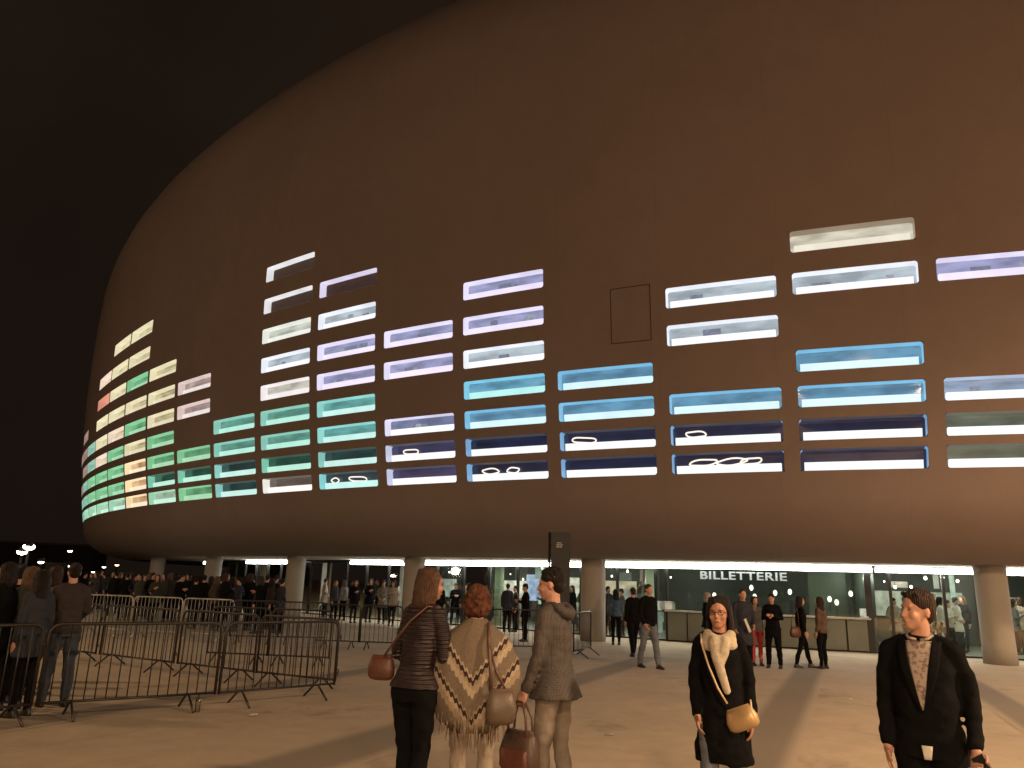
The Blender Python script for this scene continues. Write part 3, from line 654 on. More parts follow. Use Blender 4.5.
def person(loc, rz, H, label, top, legs, hairc, hair='short', coat='jacket', hem=.86, skin=SKIN, shoe=None, sex='m', arms=None, feet=None, head_yaw=0., head_pitch=0., lean=0., fine=False, group=None, lod=1, build=1.0, knees=None, name='person', skirt=0., twist=0., sleeve_end=.0):
    """local frame: faces +Y, feet on z=0, base skeleton 1.75 m scaled by H/1.75"""
    s = H/1.75; P = thing(name, loc, rz, label, 'person', group); f = sex == 'f'; vox = .0075 if fine else (.016 if lod else .024)
    def X(x, y, z):     # lean the trunk forward
        k = max(0, z-.92); return V(x*s, (y+k*lean)*s, z*s)
    sw = (.150 if f else .178)*build; hw = .095
    sh = {-1: X(-sw, 0, 1.43), 1: X(sw, 0, 1.43)}
    arms = arms or {}
    el = {}; wr = {}
    for sd in (-1, 1):
        a = arms.get(sd)
        if a: el[sd] = X(*a[0]); wr[sd] = X(*a[1])
        else: el[sd] = X(sd*(sw+.038), -.035, 1.135); wr[sd] = X(sd*(sw+.035), .035, .885)
    feet = feet or {-1: (-.10, .0), 1: (.10, .0)}
    ft = {sd: V(feet[sd][0]*s, feet[sd][1]*s, .085*s) for sd in feet}
    hp = {sd: V(sd*hw*s, 0, .92*s) for sd in (-1, 1)}
    kn = {}
    for sd in (-1, 1):
        m = (hp[sd]+ft[sd])/2; kb = (knees or {}).get(sd, .025); kn[sd] = V(m.x, m.y+kb*s, .50*s)
    # --- skin: one continuous body
    b = MB(); neck = X(0, .0, 1.47); hc = X(0, .025, 1.635)
    Rh = Matrix.Rotation(head_yaw, 3, 'Z')@Matrix.Rotation(head_pitch, 3, 'X')
    def h(x, y, z): return hc+Rh@V(x*s, y*s, z*s)
    b.loft([(X(0, 0, .86), .118*s, .085*s), (X(0, 0, .95), .13*s, .092*s), (X(0, 0, 1.10), .105*s, .082*s), (X(0, 0, 1.28), .12*s, .092*s), (X(0, 0, 1.38), .12*s, .085*s), (X(0, 0, 1.46), .062*s, .06*s)], 20)
    b.cap([neck-V(0, 0, .05*s), hc+Rh@V(0, -.015*s, -.05*s)], [.058*s, .052*s], 12)
    b.ell(h(0, -.012, .030), (.073*s, .092*s, .088*s), Rh, 20, 14)            # cranium
    b.ell(h(0, .020, -.035), (.060*s, .066*s, .078*s), Rh, 18, 12)            # face
    b.ell(h(0, .045, -.085), (.034*s, .036*s, .028*s), Rh)                    # chin
    if fine or lod:
        b.cap([h(0, .078, .012), h(0, .099, -.028)], [.009*s, .0135*s], 8)      # nose
        b.cap([h(-.032, .076, .024), h(.032, .076, .024)], [.010*s, .010*s], 8)  # brow
        b.ell(h(0, .082, -.062), (.024*s, .012*s, .011*s), Rh)                 # mouth
        for sd in (-1, 1):
            b.ell(h(sd*.040, .062, -.030), (.020*s, .020*s, .022*s), Rh)       # cheek
            b.ell(h(sd*.074, -.010, -.008), (.010*s, .018*s, .031*s), Rh)      # ear
    for sd in (-1, 1):
        b.cap([sh[sd]-V(sd*.035*s, 0, .025*s), el[sd], wr[sd]], [.036*s, .034*s, .026*s], 12)
        hd = (wr[sd]-el[sd]).normalized(); a = arms.get(sd); cu = a[2] if a and len(a) > 2 else .45; pn = a[3] if a and len(a) > 3 else None
        if fine: hand_parts(b, wr[sd], hd, sd, s, cu, pn)
        else:
            hand_parts(b, wr[sd], hd, sd, s*1.12, cu, pn)
        b.cap([hp[sd], kn[sd], ft[sd]], [.062*s, .040*s, .032*s], 12)
    body = b.fuse('body', skin, P, vox if fine else .0115, 2)
    if fine or lod:
        for sd in (-1, 1):
            e = MB(); e.ell(h(sd*.030, .0800, .004), (.0105*s, .0045*s, .0045*s), Rh, 10, 7); e.build('eye', M_EYE, body, True)
        e = MB(); e.ell(h(0, .0925, -.062), (.019*s, .0045*s, .0055*s), Rh, 10, 7); e.build('lips', M_LIP, body, True)
    # --- trousers
    b = MB()
    b.loft([(X(0, -.005, .84), .165*s, .115*s), (X(0, -.01, .92), .170*s, .125*s), (X(0, 0, 1.03), .150*s, .112*s)], 20)
    lt = 1.0 if f else 1.16
    for sd in (-1, 1):
        b.cap([hp[sd]+V(0, -.005, -.02*s), (hp[sd]+kn[sd])/2, kn[sd], (kn[sd]*.45+ft[sd]*.55)+V(0, -.018*s, 0), ft[sd]+V(0, 0, .005*s)], [.095*s*(lt+1)/2, .080*s*lt, .062*s*lt, .058*s*lt, (.045 if f else .056)*s], 14)
    b.fuse('trousers', legs, P, .012 if fine else vox, 3, .011)
    # --- shoes
    shoe = shoe or M_SHOE
    for sd in (-1, 1):
        e = MB(); c = ft[sd]
        e.loft([(c+V(0, .05*s, -.085*s), .044*s, .125*s, 2.3), (c+V(0, .05*s, -.062*s), .046*s, .130*s, 2.3), (c+V(0, .045*s, -.045*s), .044*s, .120*s), (c+V(0, .01*s, -.018*s), .040*s, .075*s), (c+V(0, -.01*s, .02*s), .038*s, .045*s)], 16)
        o = e.build('shoe', shoe, P, True)
    # --- coat / jacket
    if coat:
        b = MB(); ex = .022; fl = {'jacket': .0, 'coat': .03, 'flare': .045, 'puffer': .012, 'sweater': -.004}[coat]
        hz = hem; wb = .136 if f else .158
        wb *= build
        secs = [(X(0, -.01, hz), (max(wb, .150)+.034+fl+skirt)*s, (.135+fl+skirt*.8)*s, 2.2), (X(0, -.01, (hz+1.02)/2), (max(wb, .146)+.026+fl*.6)*s, (.130+fl*.5)*s, 2.2), (X(0, 0, 1.06), (wb+.006)*s, .122*s, 2.2), (X(0, .004, 1.2), (wb+.012)*s, .130*s, 2.2),
                (X(0, .0, 1.33), (wb+.020)*s, .128*s, 2.2), (X(0, -.006, 1.42), (wb+.006)*s, .098*s, 2.1), (X(0, -.008, 1.47), .105*s, .078*s), (X(0, -.008, 1.50), .072*s, .070*s)]
        b.loft(secs, 28)
        for sd in (-1, 1):
            b.cap([X(sd*.05, -.01, 1.475), X(sd*.11, -.008, 1.452), sh[sd]-V(sd*.01*s, 0, .022*s)], [.040*s, .048*s, .060*s], 12)
            e = wr[sd]+(el[sd]-wr[sd])*(.06-sleeve_end)
            b.cap([sh[sd]-V(sd*.015*s, 0, .020*s), sh[sd]*.5+el[sd]*.5, el[sd], e*.5+el[sd]*.5, e], [.062*s, .057*s, .050*s, .045*s, .040*s], 14)
        jk = b.fuse('jacket' if coat != 'coat' else 'coat', top, P, .010 if fine else vox, 3, .013)
    # --- hair
    b = MB()
    rr = random.Random(int(H*1000)+len(label))
    if hair == 'short':
        b.ell(h(0, -.022, .045), (.083*s, .096*s, .086*s), Rh, 18, 12); b.ell(h(0, -.055, -.005), (.070*s, .055*s, .070*s), Rh)
        if fine:
            for k in range(60):
                a = rr.uniform(0, 2*pi); e_ = rr.uniform(.35, 1.5); p = h(cos(a)*.078*cos(e_), -.022+sin(a)*.09*cos(e_), .045+.082*sin(e_)); b.ell(p, rr.uniform(.010, .017)*s, nu=8, nv=5)
            for k in range(14): b.ell(h(-.055+.11*k/13, .036+.010*cos(k), .092+.006*sin(k*2)), .014*s, nu=8, nv=5)
    elif hair == 'curly':
        b.ell(h(0, -.022, .040), (.092*s, .100*s, .092*s), Rh, 18, 12); b.ell(h(0, -.045, -.045), (.098*s, .075*s, .085*s), Rh)
        for k in range(150 if fine else 30):
            a = rr.uniform(0, 2*pi); e_ = rr.uniform(-1.0, 1.5); x_, y_, z_ = cos(a)*cos(e_), sin(a)*cos(e_), sin(e_)
            if y_ > .45 and z_ < .45: continue
            p = h(x_*.104, -.030+y_*.095, -.005+z_*.125); b.ell(p, rr.uniform(.014, .024)*s, nu=8, nv=5)
    elif hair in ('bob', 'long'):
        L = .12 if hair == 'bob' else .27
        b.ell(h(0, -.024, .043), (.083*s, .0975*s, .087*s), Rh, 18, 12)
        N_ = 74 if fine else 22; kr = .62 if fine else 1.
        for k in range(N_):
            a = radians(-205+230*k/(N_-1))+radians(-12.5)*0; a = radians(180+ -25 + (230)*k/(N_-1)) ; cx_, cy_ = cos(a), sin(a)
            p0 = h(cx_*.060, -.022+cy_*.070, .095); p1 = h(cx_*.083, -.025+cy_*.090, .03); p2 = h(cx_*.090, -.035+cy_*.088, -.05); w_ = rr.uniform(-.016, .016)
            p3 = h(cx_*.092+w_, -.045+cy_*.078, -.05-L*(.55+.1*rr.random())); p4 = h(cx_*.080+w_*1.5, -.050+cy_*.070, -.05-L*(.95+.15*rr.random()))
            b.cap([p0, p1, p2, p3, p4], [.020*s, .022*kr*s, .021*kr*s, .019*kr*s, .008*kr*s], 6)
    b.fuse('hair', hairc, P, .0065 if fine else .014, 1, .004 if fine else 0)
    return P, X, h, el, wr, s
M_SHOE = mat('shoe_dark', (.015, .013, .012), .5, 0, .1)
M_SHOEL = mat('shoe_light', (.55, .5, .45), .6, 0, .1)
def hairm(nm, c): return mat(nm, c, .55, 0, .35, 25, .9, 40, .2, ('X', 30, 6))
H_DK = hairm('hair_dark', (.016, .011, .009)); H_BR = hairm('hair_brown', (.038, .022, .016)); H_BL = hairm('hair_light_brown', (.12, .075, .05)); H_RD = hairm('hair_auburn', (.115, .045, .026)); H_GR = hairm('hair_grey', (.33, .30, .26))
C_BLK = mat('cloth_black', (.0045, .0045, .005), .9, 0, .25, 12, .4, 120, .1); C_DKBR = mat('cloth_dark_brown', (.022, .014, .013), .8, 0, .25, 12, .5, 90)
C_JEAN = mat('denim', (.03, .038, .055), .85, 0, .3, 10, .5, 200); C_JEAN2 = mat('denim_grey', (.11, .125, .15), .85, 0, .3, 10, .5, 200)
C_GREY = mat('cloth_grey', (.13, .125, .12), .85, 0, .25, 10, .5, 120); C_TAN = mat('cloth_tan_trousers', (.19, .155, .125), .8, 0, .2, 9, .5, 120); C_NAVY = mat('cloth_navy', (.011, .013, .024), .8, 0, .25, 12, .4, 120)
C_BEIG = mat('cloth_beige', (.27, .225, .18), .85, 0, .15, 9, .4, 120); C_RED = mat('cloth_red', (.38, .03, .035), .8, 0, .2, 9, .4, 120); C_GRN = mat('cloth_olive', (.022, .024, .016), .85, 0, .25, 10, .4, 120)
C_BRN = mat('cloth_brown', (.075, .04, .026), .75, 0, .25, 10, .4, 120); C_WHT = mat('cloth_white', (.55, .53, .48), .8, 0, .1, 9, .4, 120); C_BLUE = mat('cloth_blue', (.03, .07, .13), .8, 0, .25, 10, .4, 120)
# quilted jacket
C_QUI = mat('quilted_maroon', (.019, .011, .013), .5, 0, .3, 10, .9, 40, .5, ('Z', 11, .6))
# dotted anorak
def dotted():
    m = mat('dotted_anorak', (.050, .041, .037), .75, 0, .15, 8, .3, 120); n = m.node_tree.nodes; l = m.node_tree.links; b = n['Principled BSDF']; src = n[m['colnode']].outputs[0]
    t = n.new('ShaderNodeTexCoord'); v = n.new('ShaderNodeTexVoronoi'); v.inputs['Scale'].default_value = 62; v.inputs['Randomness'].default_value = .15; l.new(t.outputs['Object'], v.inputs['Vector'])
    r = n.new('ShaderNodeMapRange'); r.inputs[1].default_value = .25; r.inputs[2].default_value = .5; r.inputs[3].default_value = .55; r.inputs[4].default_value = 1.25; l.new(v.outputs['Distance'], r.inputs[0])
    s_ = n.new('ShaderNodeVectorMath'); s_.operation = 'SCALE'; l.new(src, s_.inputs[0]); l.new(r.outputs[0], s_.inputs['Scale']); l.new(s_.outputs[0], b.inputs['Base Color']); return m
C_DOT = dotted()
def floral():
    m = mat('patterned_shirt', (.42, .33, .27), .7, 0, .1, 8); n = m.node_tree.nodes; l = m.node_tree.links; b = n['Principled BSDF']
    t = n.new('ShaderNodeTexCoord'); v = n.new('ShaderNodeTexNoise'); v.inputs['Scale'].default_value = 45; v.inputs['Detail'].default_value = 2; l.new(t.outputs['Object'], v.inputs['Vector'])
    c = n.new('ShaderNodeValToRGB'); l.new(v.outputs[0], c.inputs[0]); e = c.color_ramp.elements; e[0].position = .42; e[0].color = (.16, .11, .10, 1); e[1].position = .5; e[1].color = (.33, .27, .23, 1); l.new(c.outputs[0], b.inputs['Base Color']); return m
C_FLO = floral()
def poncho_mat():
    m = mat('knitted_poncho', (.4, .3, .2), .95, 0, .12, 9, .8, 150); n = m.node_tree.nodes; l = m.node_tree.links; b = n['Principled BSDF']
    t = n.new('ShaderNodeTexCoord'); sx = n.new('ShaderNodeSeparateXYZ'); l.new(t.outputs['Object'], sx.inputs[0])
    def M_(op, a, b_=None):
        k = n.new('ShaderNodeMath'); k.operation = op
        for i, q in enumerate((a, b_)):
            if q is None: continue
            if isinstance(q, (int, float)): k.inputs[i].default_value = q
            else: l.new(q, k.inputs[i])
        return k.outputs[0]
    ax = M_('ABSOLUTE', sx.outputs[0]); v = M_('SUBTRACT', sx.outputs[2], M_('MULTIPLY', ax, 1.25))     # V shaped bands
    zz = M_('MULTIPLY', M_('PINGPONG', M_('ADD', sx.outputs[0], 5.0), .016), 1.6)
    v2 = M_('ADD', v, zz); u = M_('MULTIPLY', M_('SUBTRACT', v2, .55), 1.0)
    c = n.new('ShaderNodeValToRGB'); c.color_ramp.interpolation = 'CONSTANT'; l.new(u, c.inputs[0])
    LB = (.29, .225, .16, 1); MD = (.155, .118, .086, 1); DK = (.03, .014, .012, 1); CR = (.37, .30, .225, 1)
    st = [(0, MD), (.10, LB), (.16, CR), (.195, DK), (.230, LB), (.25, MD), (.37, CR), (.425, LB), (.455, DK), (.492, CR), (.515, MD), (.62, MD)]
    e = c.color_ramp.elements; e[0].position = 0; e[0].color = st[0][1]; e[1].position = .10; e[1].color = LB
    for p_, q in st[2:]: k = e.new(p_); k.color = q
    no = n.new('ShaderNodeTexNoise'); no.inputs['Scale'].default_value = 60; l.new(t.outputs['Object'], no.inputs['Vector']); r = n.new('ShaderNodeMapRange'); r.inputs[3].default_value = .75; r.inputs[4].default_value = 1.25; l.new(no.outputs[0], r.inputs[0])
    s_ = n.new('ShaderNodeVectorMath'); s_.operation = 'SCALE'; l.new(c.outputs[0], s_.inputs[0]); l.new(r.outputs[0], s_.inputs['Scale']); l.new(s_.outputs[0], b.inputs['Base Color']); return m
C_PON = poncho_mat()
def leather(nm, c): return mat(nm, c, .45, 0, .2, 9, .3, 60)
def bag(loc, rz, label, w, d, h_, m, strap=None, sm_=None, handles=False, slouch=0.):
    """rounded bag hanging at loc (top centre of its body), with strap polyline in its own frame"""
    T = thing('handbag', loc, rz, label, 'bag'); b = MB()
    b.loft([((0, 0, -h_), w*.28, d*.25, 2.4), ((0, 0, -h_*.95), w*.42, d*.40, 2.5), ((0, 0, -h_*.82), w*.50, d*.50, 2.6), ((0, slouch, -h_*.5), w*.52, d*.55, 2.5), ((0, 0, -h_*.15), w*.44, d*.36, 2.4), ((0, 0, 0), w*.38, d*.16, 2.4)], 28)
    b.build('bag_body', m, T, True)
    c = MB(); c.loft([((0, 0, -.010), w*.39, d*.19, 2.4), ((0, 0, .005), w*.38, d*.18, 2.4)], 24); c.build('zip_edge', sm_ or m, T, True)
    if strap: c = MB(); c.tube(strap, .009, 8); c.build('strap', sm_ or m, T, True)
    if handles:
        for sd in (-1, 1):
            c = MB(); c.tube([(-w*.28, sd*d*.2, -.03), (-w*.24, sd*d*.2, .10), (-w*.08, sd*.012, handles), (w*.08, sd*.012, handles), (w*.24, sd*d*.2, .10), (w*.28, sd*d*.2, -.03)], .009, 8); c.build('handle', sm_ or m, T, True)
    return T
def dirto(a, b): return math.atan2(-(b.x-a.x), b.y-a.y)   # rotation so that +Y looks from a to b
CAMP = V(0, 0, 0)
def aim(p, deg):   # facing: 0 = away from the camera, 180 = towards it, 90 = to the picture's left
    return math.atan2(-p.x, p.y)+radians(deg)
# 1 woman in the quilted jacket, facing right and away
p = at(421, 6.0)
P, X, h, el, wr, s = person(p, aim(p, -38), 1.80, 'woman in a maroon quilted jacket and black trousers seen from behind', C_QUI, C_BLK, hairm('hair_chestnut', (.085, .045, .028)), 'bob', 'puffer', .93, sex='f', fine=True, head_yaw=radians(-22),
    arms={-1: ((-.215, .02, 1.15), (-.10, .17, 1.03), .6), 1: ((.205, .03, 1.14), (.02, .22, 1.06), .6)}, feet={-1: (-.09, .05), 1: (.07, -.05)}, lean=.14, build=.92, skin=SKIN2)
b = MB(); N = 24
M = P.matrix_basis
A_ = lambda x, y, z: P.matrix_basis@X(x, y, z)
bp_ = A_(-.235, -.13, 1.13)
T = bag(bp_, aim(p, -38)+.3, 'orange brown shoulder bag at the hip of the woman in the quilted jacket', .20, .09, .17, leather('leather_orange', (.085, .031, .018)), None, leather('leather_orange', (.085, .031, .018)))
Ti = T.matrix_basis.inverted()
st = MB(); st.tube([Ti@A_(-.20, -.15, 1.13), Ti@A_(-.12, -.175, 1.22), Ti@A_(0.0, -.165, 1.38), Ti@A_(.09, -.10, 1.485), Ti@A_(.10, .03, 1.475), Ti@A_(.04, .135, 1.33), Ti@A_(-.09, .165, 1.18), Ti@A_(-.19, .05, 1.12), Ti@A_(-.235, -.09, 1.13)], .008, 8); st.build('strap', leather('leather_orange', (.085, .031, .018)), T, True)
# 2 woman in the poncho, seen from behind
p = at(478, 6.05)
P, X, h, el, wr, s = person(p, aim(p, -4), 1.68, 'woman in a cream and brown zigzag knitted poncho seen from behind, curly auburn hair', C_BEIG, C_BEIG, H_RD, 'curly', None, sex='f', fine=True, arms={-1: ((-.235, .05, 1.16), (-.13, .17, 1.02), .5), 1: ((.235, .05, 1.16), (.15, .17, 1.0), .5)}, feet={-1: (-.11, .0), 1: (.11, .03)}, shoe=M_SHOEL)
b = MB(); s_ = s
secs = [(V(0, -.02, .70), .13, .135), (V(0, -.02, .79), .235, .175), (V(0, -.01, .92), .285, .20), (V(0, 0, 1.08), .315, .205), (V(0, 0, 1.22), .295, .185), (V(0, 0, 1.35), .235, .150), (V(0, -.005, 1.43), .165, .115), (V(0, -.01, 1.475), .10, .085), (V(0, -.01, 1.505), .075, .075)]
vs = []; n = 64
secs = [(q[0], q[1]*(1.13 if q[0].z < 1.4 else 1), q[2]) for q in secs]
for q in secs:
    for k in range(n):
        a = 2*pi*k/n; rp = 1+.018*sin(9*a+q[0].z*3)+.012*sin(17*a); vs.append(V(q[1]*cos(a)*rp, q[0].y+q[2]*sin(a)*rp, q[0].z)*s_)
fs = [(i*n+k, i*n+(k+1) % n, (i+1)*n+(k+1) % n, (i+1)*n+k) for i in range(len(secs)-1) for k in range(n)]
b.add(vs, fs); po = b.build('poncho', C_PON, P, True)
sf_ = po.modifiers.new('t', 'SOLIDIFY'); sf_.thickness = .012; sf_.offset = 0
fr = MB(); rr = random.Random(3)
for k in range(170):
    a = 2*pi*k/170; u = rr.choice((.70, .74, .79, .86)); rx, ry = (.14, .14) if u < .72 else ((.19, .158) if u < .77 else ((.238, .178) if u < .82 else (.265, .19)))
    p0 = V(rx*cos(a), -.02+ry*sin(a), u+.015)*s_*1.0; L = rr.uniform(.09, .15); sw_ = rr.uniform(-.012, .012)
    fr.tube([p0, p0+V(sw_, 0, -L*.5), p0+V(sw_*1.5-.06*cos(a)*0, 0, -L)], [.0055, .0048, .003], 4)
fr.build('fringe', mat('fringe_wool', (.24, .19, .14), .95, 0, .25, 30), po, True)
A_ = lambda x, y, z: P.matrix_basis@X(x, y, z)
T = bag(A_(.22, -.235, 1.02), aim(p, -4)+.25, 'slouchy taupe shoulder bag on the back of the poncho', .21, .12, .23, leather('leather_taupe', (.10, .070, .050)), None, leather('leather_brown', (.09, .05, .035)), slouch=-.02)
Ti = T.matrix_basis.inverted()
st = MB(); st.tube([Ti@A_(.15, -.245, 1.0), Ti@A_(.135, -.25, 1.18), Ti@A_(.11, -.19, 1.36), Ti@A_(.105, -.10, 1.475), Ti@A_(.11, .04, 1.48), Ti@A_(.16, .17, 1.36)], .013, 8)
st.tube([Ti@A_(.26, -.22, 1.0), Ti@A_(.18, -.225, 1.14), Ti@A_(.12, -.21, 1.32)], .009, 8); st.build('strap', leather('leather_brown', (.09, .05, .035)), T, True)
# 3 person in the dotted anorak facing left, holding a tote
p = at(556, 6.3)
P, X, h, el, wr, s = person(p, aim(p, 62), 1.83, 'short haired person in a dotted grey brown anorak and pale trousers', C_DOT, C_TAN, H_DK, 'short', 'flare', .84, sex='f', fine=True, head_yaw=radians(18), head_pitch=radians(-4),
    arms={1: ((.20, .02, 1.12), (.13, .12, .90), .5), -1: ((-.20, .02, 1.13), (-.235, .11, .90), 1.5)}, feet={-1: (-.12, .03), 1: (.10, -.06)}, lean=.03, build=1.05)
b = MB(); b.cap([X(-.085, -.075, 1.475), X(-.05, -.115, 1.44), X(0, -.13, 1.425), X(.05, -.115, 1.44), X(.085, -.075, 1.475)], [.03*s, .042*s, .046*s, .042*s, .03*s], 12)
b.cap([X(-.085, -.05, 1.49), X(-.075, .03, 1.49)], [.026*s, .02*s], 10); b.cap([X(.085, -.05, 1.49), X(.075, .03, 1.49)], [.026*s, .02*s], 10); b.fuse('hood', C_DOT, P, .010, 3)
A_ = lambda x, y, z: P.matrix_basis@X(x, y, z)
M_T1 = leather('leather_tote', (.065, .038, .028)); 
hp_ = P.matrix_basis@(wr[-1]+(wr[-1]-el[-1]).normalized()*.085*s)
T = bag((hp_.x, hp_.y, hp_.z-.20), aim(p, 62)+radians(78), 'large brown tote with a rust front pocket held low in the left hand', .34, .17, .30, M_T1, None, leather('leather_brown', (.09, .05, .035)), handles=.20)
c = MB(); c.loft([((0, -.052, -.265), .125, .030, 3.5), ((0, -.060, -.24), .135, .036, 3.5), ((0, -.060, -.13), .130, .036, 3.5), ((0, -.050, -.11), .12, .025, 3.5)], 24); c.build('front_pocket', leather('leather_rust', (.10, .032, .020)), T, True)
c = MB(); c.loft([((0, .052, -.265), .125, .030, 3.5), ((0, .060, -.24), .135, .036, 3.5), ((0, .060, -.13), .130, .036, 3.5), ((0, .050, -.11), .12, .025, 3.5)], 24); c.build('back_pocket', leather('leather_rust', (.10, .032, .020)), T, True)
# 4 woman in the black coat with a pale scarf, walking towards the camera
p = at(718, 5.75)
P, X, h, el, wr, s = person(p, aim(p, 176), 1.66, 'woman in a long black coat, cream scarf and glasses, walking towards us', C_BLK, C_JEAN2, H_DK, 'long', 'coat', .60, sex='f', fine=True, head_yaw=radians(-6), skin=SKIN2,
    arms={1: ((.195, -.02, 1.14), (.17, .12, .92), .8), -1: ((-.195, -.05, 1.14), (-.20, .02, .90), .8)}, feet={-1: (-.09, -.10), 1: (.10, .14)}, build=1.0)
b = MB()
for k in range(3):
    R_ = .088+.01*k; z = 1.475-.028*k; pts = [X(R_*cos(a), .005+(R_*.95)*sin(a), z+.012*sin(3*a+k)-(.02 if sin(a) > .5 else 0)) for a in [2*pi*q/18 for q in range(18)]]; b.tube(pts+[pts[0]], .036*s, 8)
b.cap([X(.03, .115, 1.43), X(.015, .165, 1.33), X(-.015, .178, 1.22), X(-.05, .168, 1.10)], [.045*s, .04*s, .034*s, .028*s], 10)
b.cap([X(-.045, .115, 1.43), X(-.035, .155, 1.36), X(-.01, .165, 1.28)], [.045*s, .04*s, .03*s], 10)
b.fuse('scarf', mat('scarf_cream', (.43, .37, .28), .9, 0, .22, 22, .6, 60), P, .010, 2)
g_ = MB()
for sd in (-1, 1):
    g_.tube([h(sd*.032+.023*cos(a), .092, .003+.017*sin(a)) for a in [2*pi*k/16 for k in range(17)]], .0022*s, 5); g_.tube([h(sd*.054, .088, .006), h(sd*.078, .0, .008)], .002*s, 5)
g_.tube([h(-.009, .095, .005), h(.009, .095, .005)], .002*s, 5); g_.build('glasses', M_BLK, P, True)
A_ = lambda x, y, z: P.matrix_basis@X(x, y, z)
T = bag(A_(-.12, .215, 1.0), aim(p, 176)-.25, 'small shiny golden crossbody bag in front of the black coat', .21, .10, .145, mat('gold_leather', (.42, .28, .14), .4, .3, .12, 9, .2, 60), None, mat('gold_leather', (.62, .38, .15)))
T.rotation_euler = (0, radians(22), aim(p, 176)-.25)
bpy.context.view_layer.update(); Ti = T.matrix_basis.inverted()
st = MB(); st.tube([Ti@A_(-.05, .215, 1.02), Ti@A_(.01, .215, 1.12), Ti@A_(.07, .195, 1.26), Ti@A_(.125, .12, 1.42), Ti@A_(.135, .02, 1.475), Ti@A_(.10, -.09, 1.42), Ti@A_(-.05, -.16, 1.2), Ti@A_(-.20, -.04, 1.05), Ti@A_(-.21, .16, .99)], .007, 8); st.build('strap', mat('strap_pale', (.55, .42, .28), .6), T, True)
# 5 man in the black suit jacket
p = at(916, 4.7)
P, X, h, el, wr, s = person(p, aim(p, 172), 1.735, 'man in a black suit jacket over a patterned shirt, looking to the left', C_BLK, C_BLK, H_BR, 'short', 'jacket', .84, fine=True, head_yaw=radians(-40), head_pitch=radians(4), skin=SKIN,
    arms={-1: ((-.225, -.05, 1.16), (-.235, .10, .925), 1.5, V(.3, .9, 0)), 1: ((.225, -.03, 1.14), (.215, .05, .885), .55)}, feet={-1: (-.11, .12), 1: (.11, -.06)}, build=1.0, sleeve_end=-.02)
def front(x, z, off):   # point just in front of the jacket
    wb = .158*1.0
    rows_ = [(.84, wb+.032, .135, -.01), (.93, wb+.022, .130, -.01), (1.06, wb+.006, .122, 0), (1.2, wb+.012, .130, .004), (1.33, wb+.02, .128, 0), (1.42, wb+.006, .098, -.006), (1.47, .105, .078, -.008), (1.50, .072, .07, -.008)]
    for a, c in zip(rows_, rows_[1:]):
        if a[0] <= z <= c[0]:
            k = (z-a[0])/(c[0]-a[0]); rx, ry, oy = [a[i]+(c[i]-a[i])*k for i in (1, 2, 3)]; break
    u = min(.98, abs(x)/rx); y = ry*(1-u**2.15)**(1/2.15); return X(x, y+oy+off, z)
def patch(rows2, off, m, name, th=.004, nx=8):
    """rows2: (z, x_left, x_right) cloth patch lying on the chest"""
    b = MB(); vs = []
    for (z, a, c) in rows2:
        for k in range(nx+1): vs.append(front(a+(c-a)*k/nx, z, off))
    fs = [(i*(nx+1)+k, i*(nx+1)+k+1, (i+1)*(nx+1)+k+1, (i+1)*(nx+1)+k) for i in range(len(rows2)-1) for k in range(nx)]
    b.add(vs, fs); o = b.build(name, m, P, True); q = o.modifiers.new('t', 'SOLIDIFY'); q.thickness = th; q.offset = 0; return o
zz = [1.10+.37*k/12 for k in range(13)]
patch([(z, -.004-.068*((z-1.10)/.37)**.9, .004+.068*((z-1.10)/.37)**.9) for z in zz], .018, C_FLO, 'shirt')
for sd in (-1, 1):
    rows2 = []
    for z in zz:
        k = (z-1.10)/.37; i_ = .004+.066*k**.9; w_ = .045*sin(min(1, k*1.15)*pi*.62)+.006
        rows2.append((z, sd*i_, sd*(i_+w_)))
    patch(rows2, .024, C_BLK, 'lapel', .006, 4)
    c = MB(); c.tube([X(sd*.012, .085, 1.475), X(sd*.05, .075, 1.485), X(sd*.068, .02, 1.50), X(sd*.04, -.06, 1.515)], .009*s, 8); c.build('shirt_collar', C_FLO, P, True)
patch([(z, -.028+.5*(1-(z-.845)/.07)*.02, .028-.5*(1-(z-.845)/.07)*.02) for z in (.845, .87, .89, .915)], .014, C_WHT, 'shirt_tail')
c = MB(); c.box((0, 0, 0), (.012, .075, .15)); hand_ = P.matrix_basis@(wr[-1]+(wr[-1]-el[-1]).normalized()*.085*s)
o = c.build('mobile_phone', mat('phone_black', (.012, .012, .014), .2), None, bevel=.004); o.location = hand_+V(.02, -.035, -.02); o.rotation_euler = (radians(30), 0, aim(p, 172)+1.2); tag(o, 'black mobile phone held in the hand of the man in the black suit jacket', 'phone')
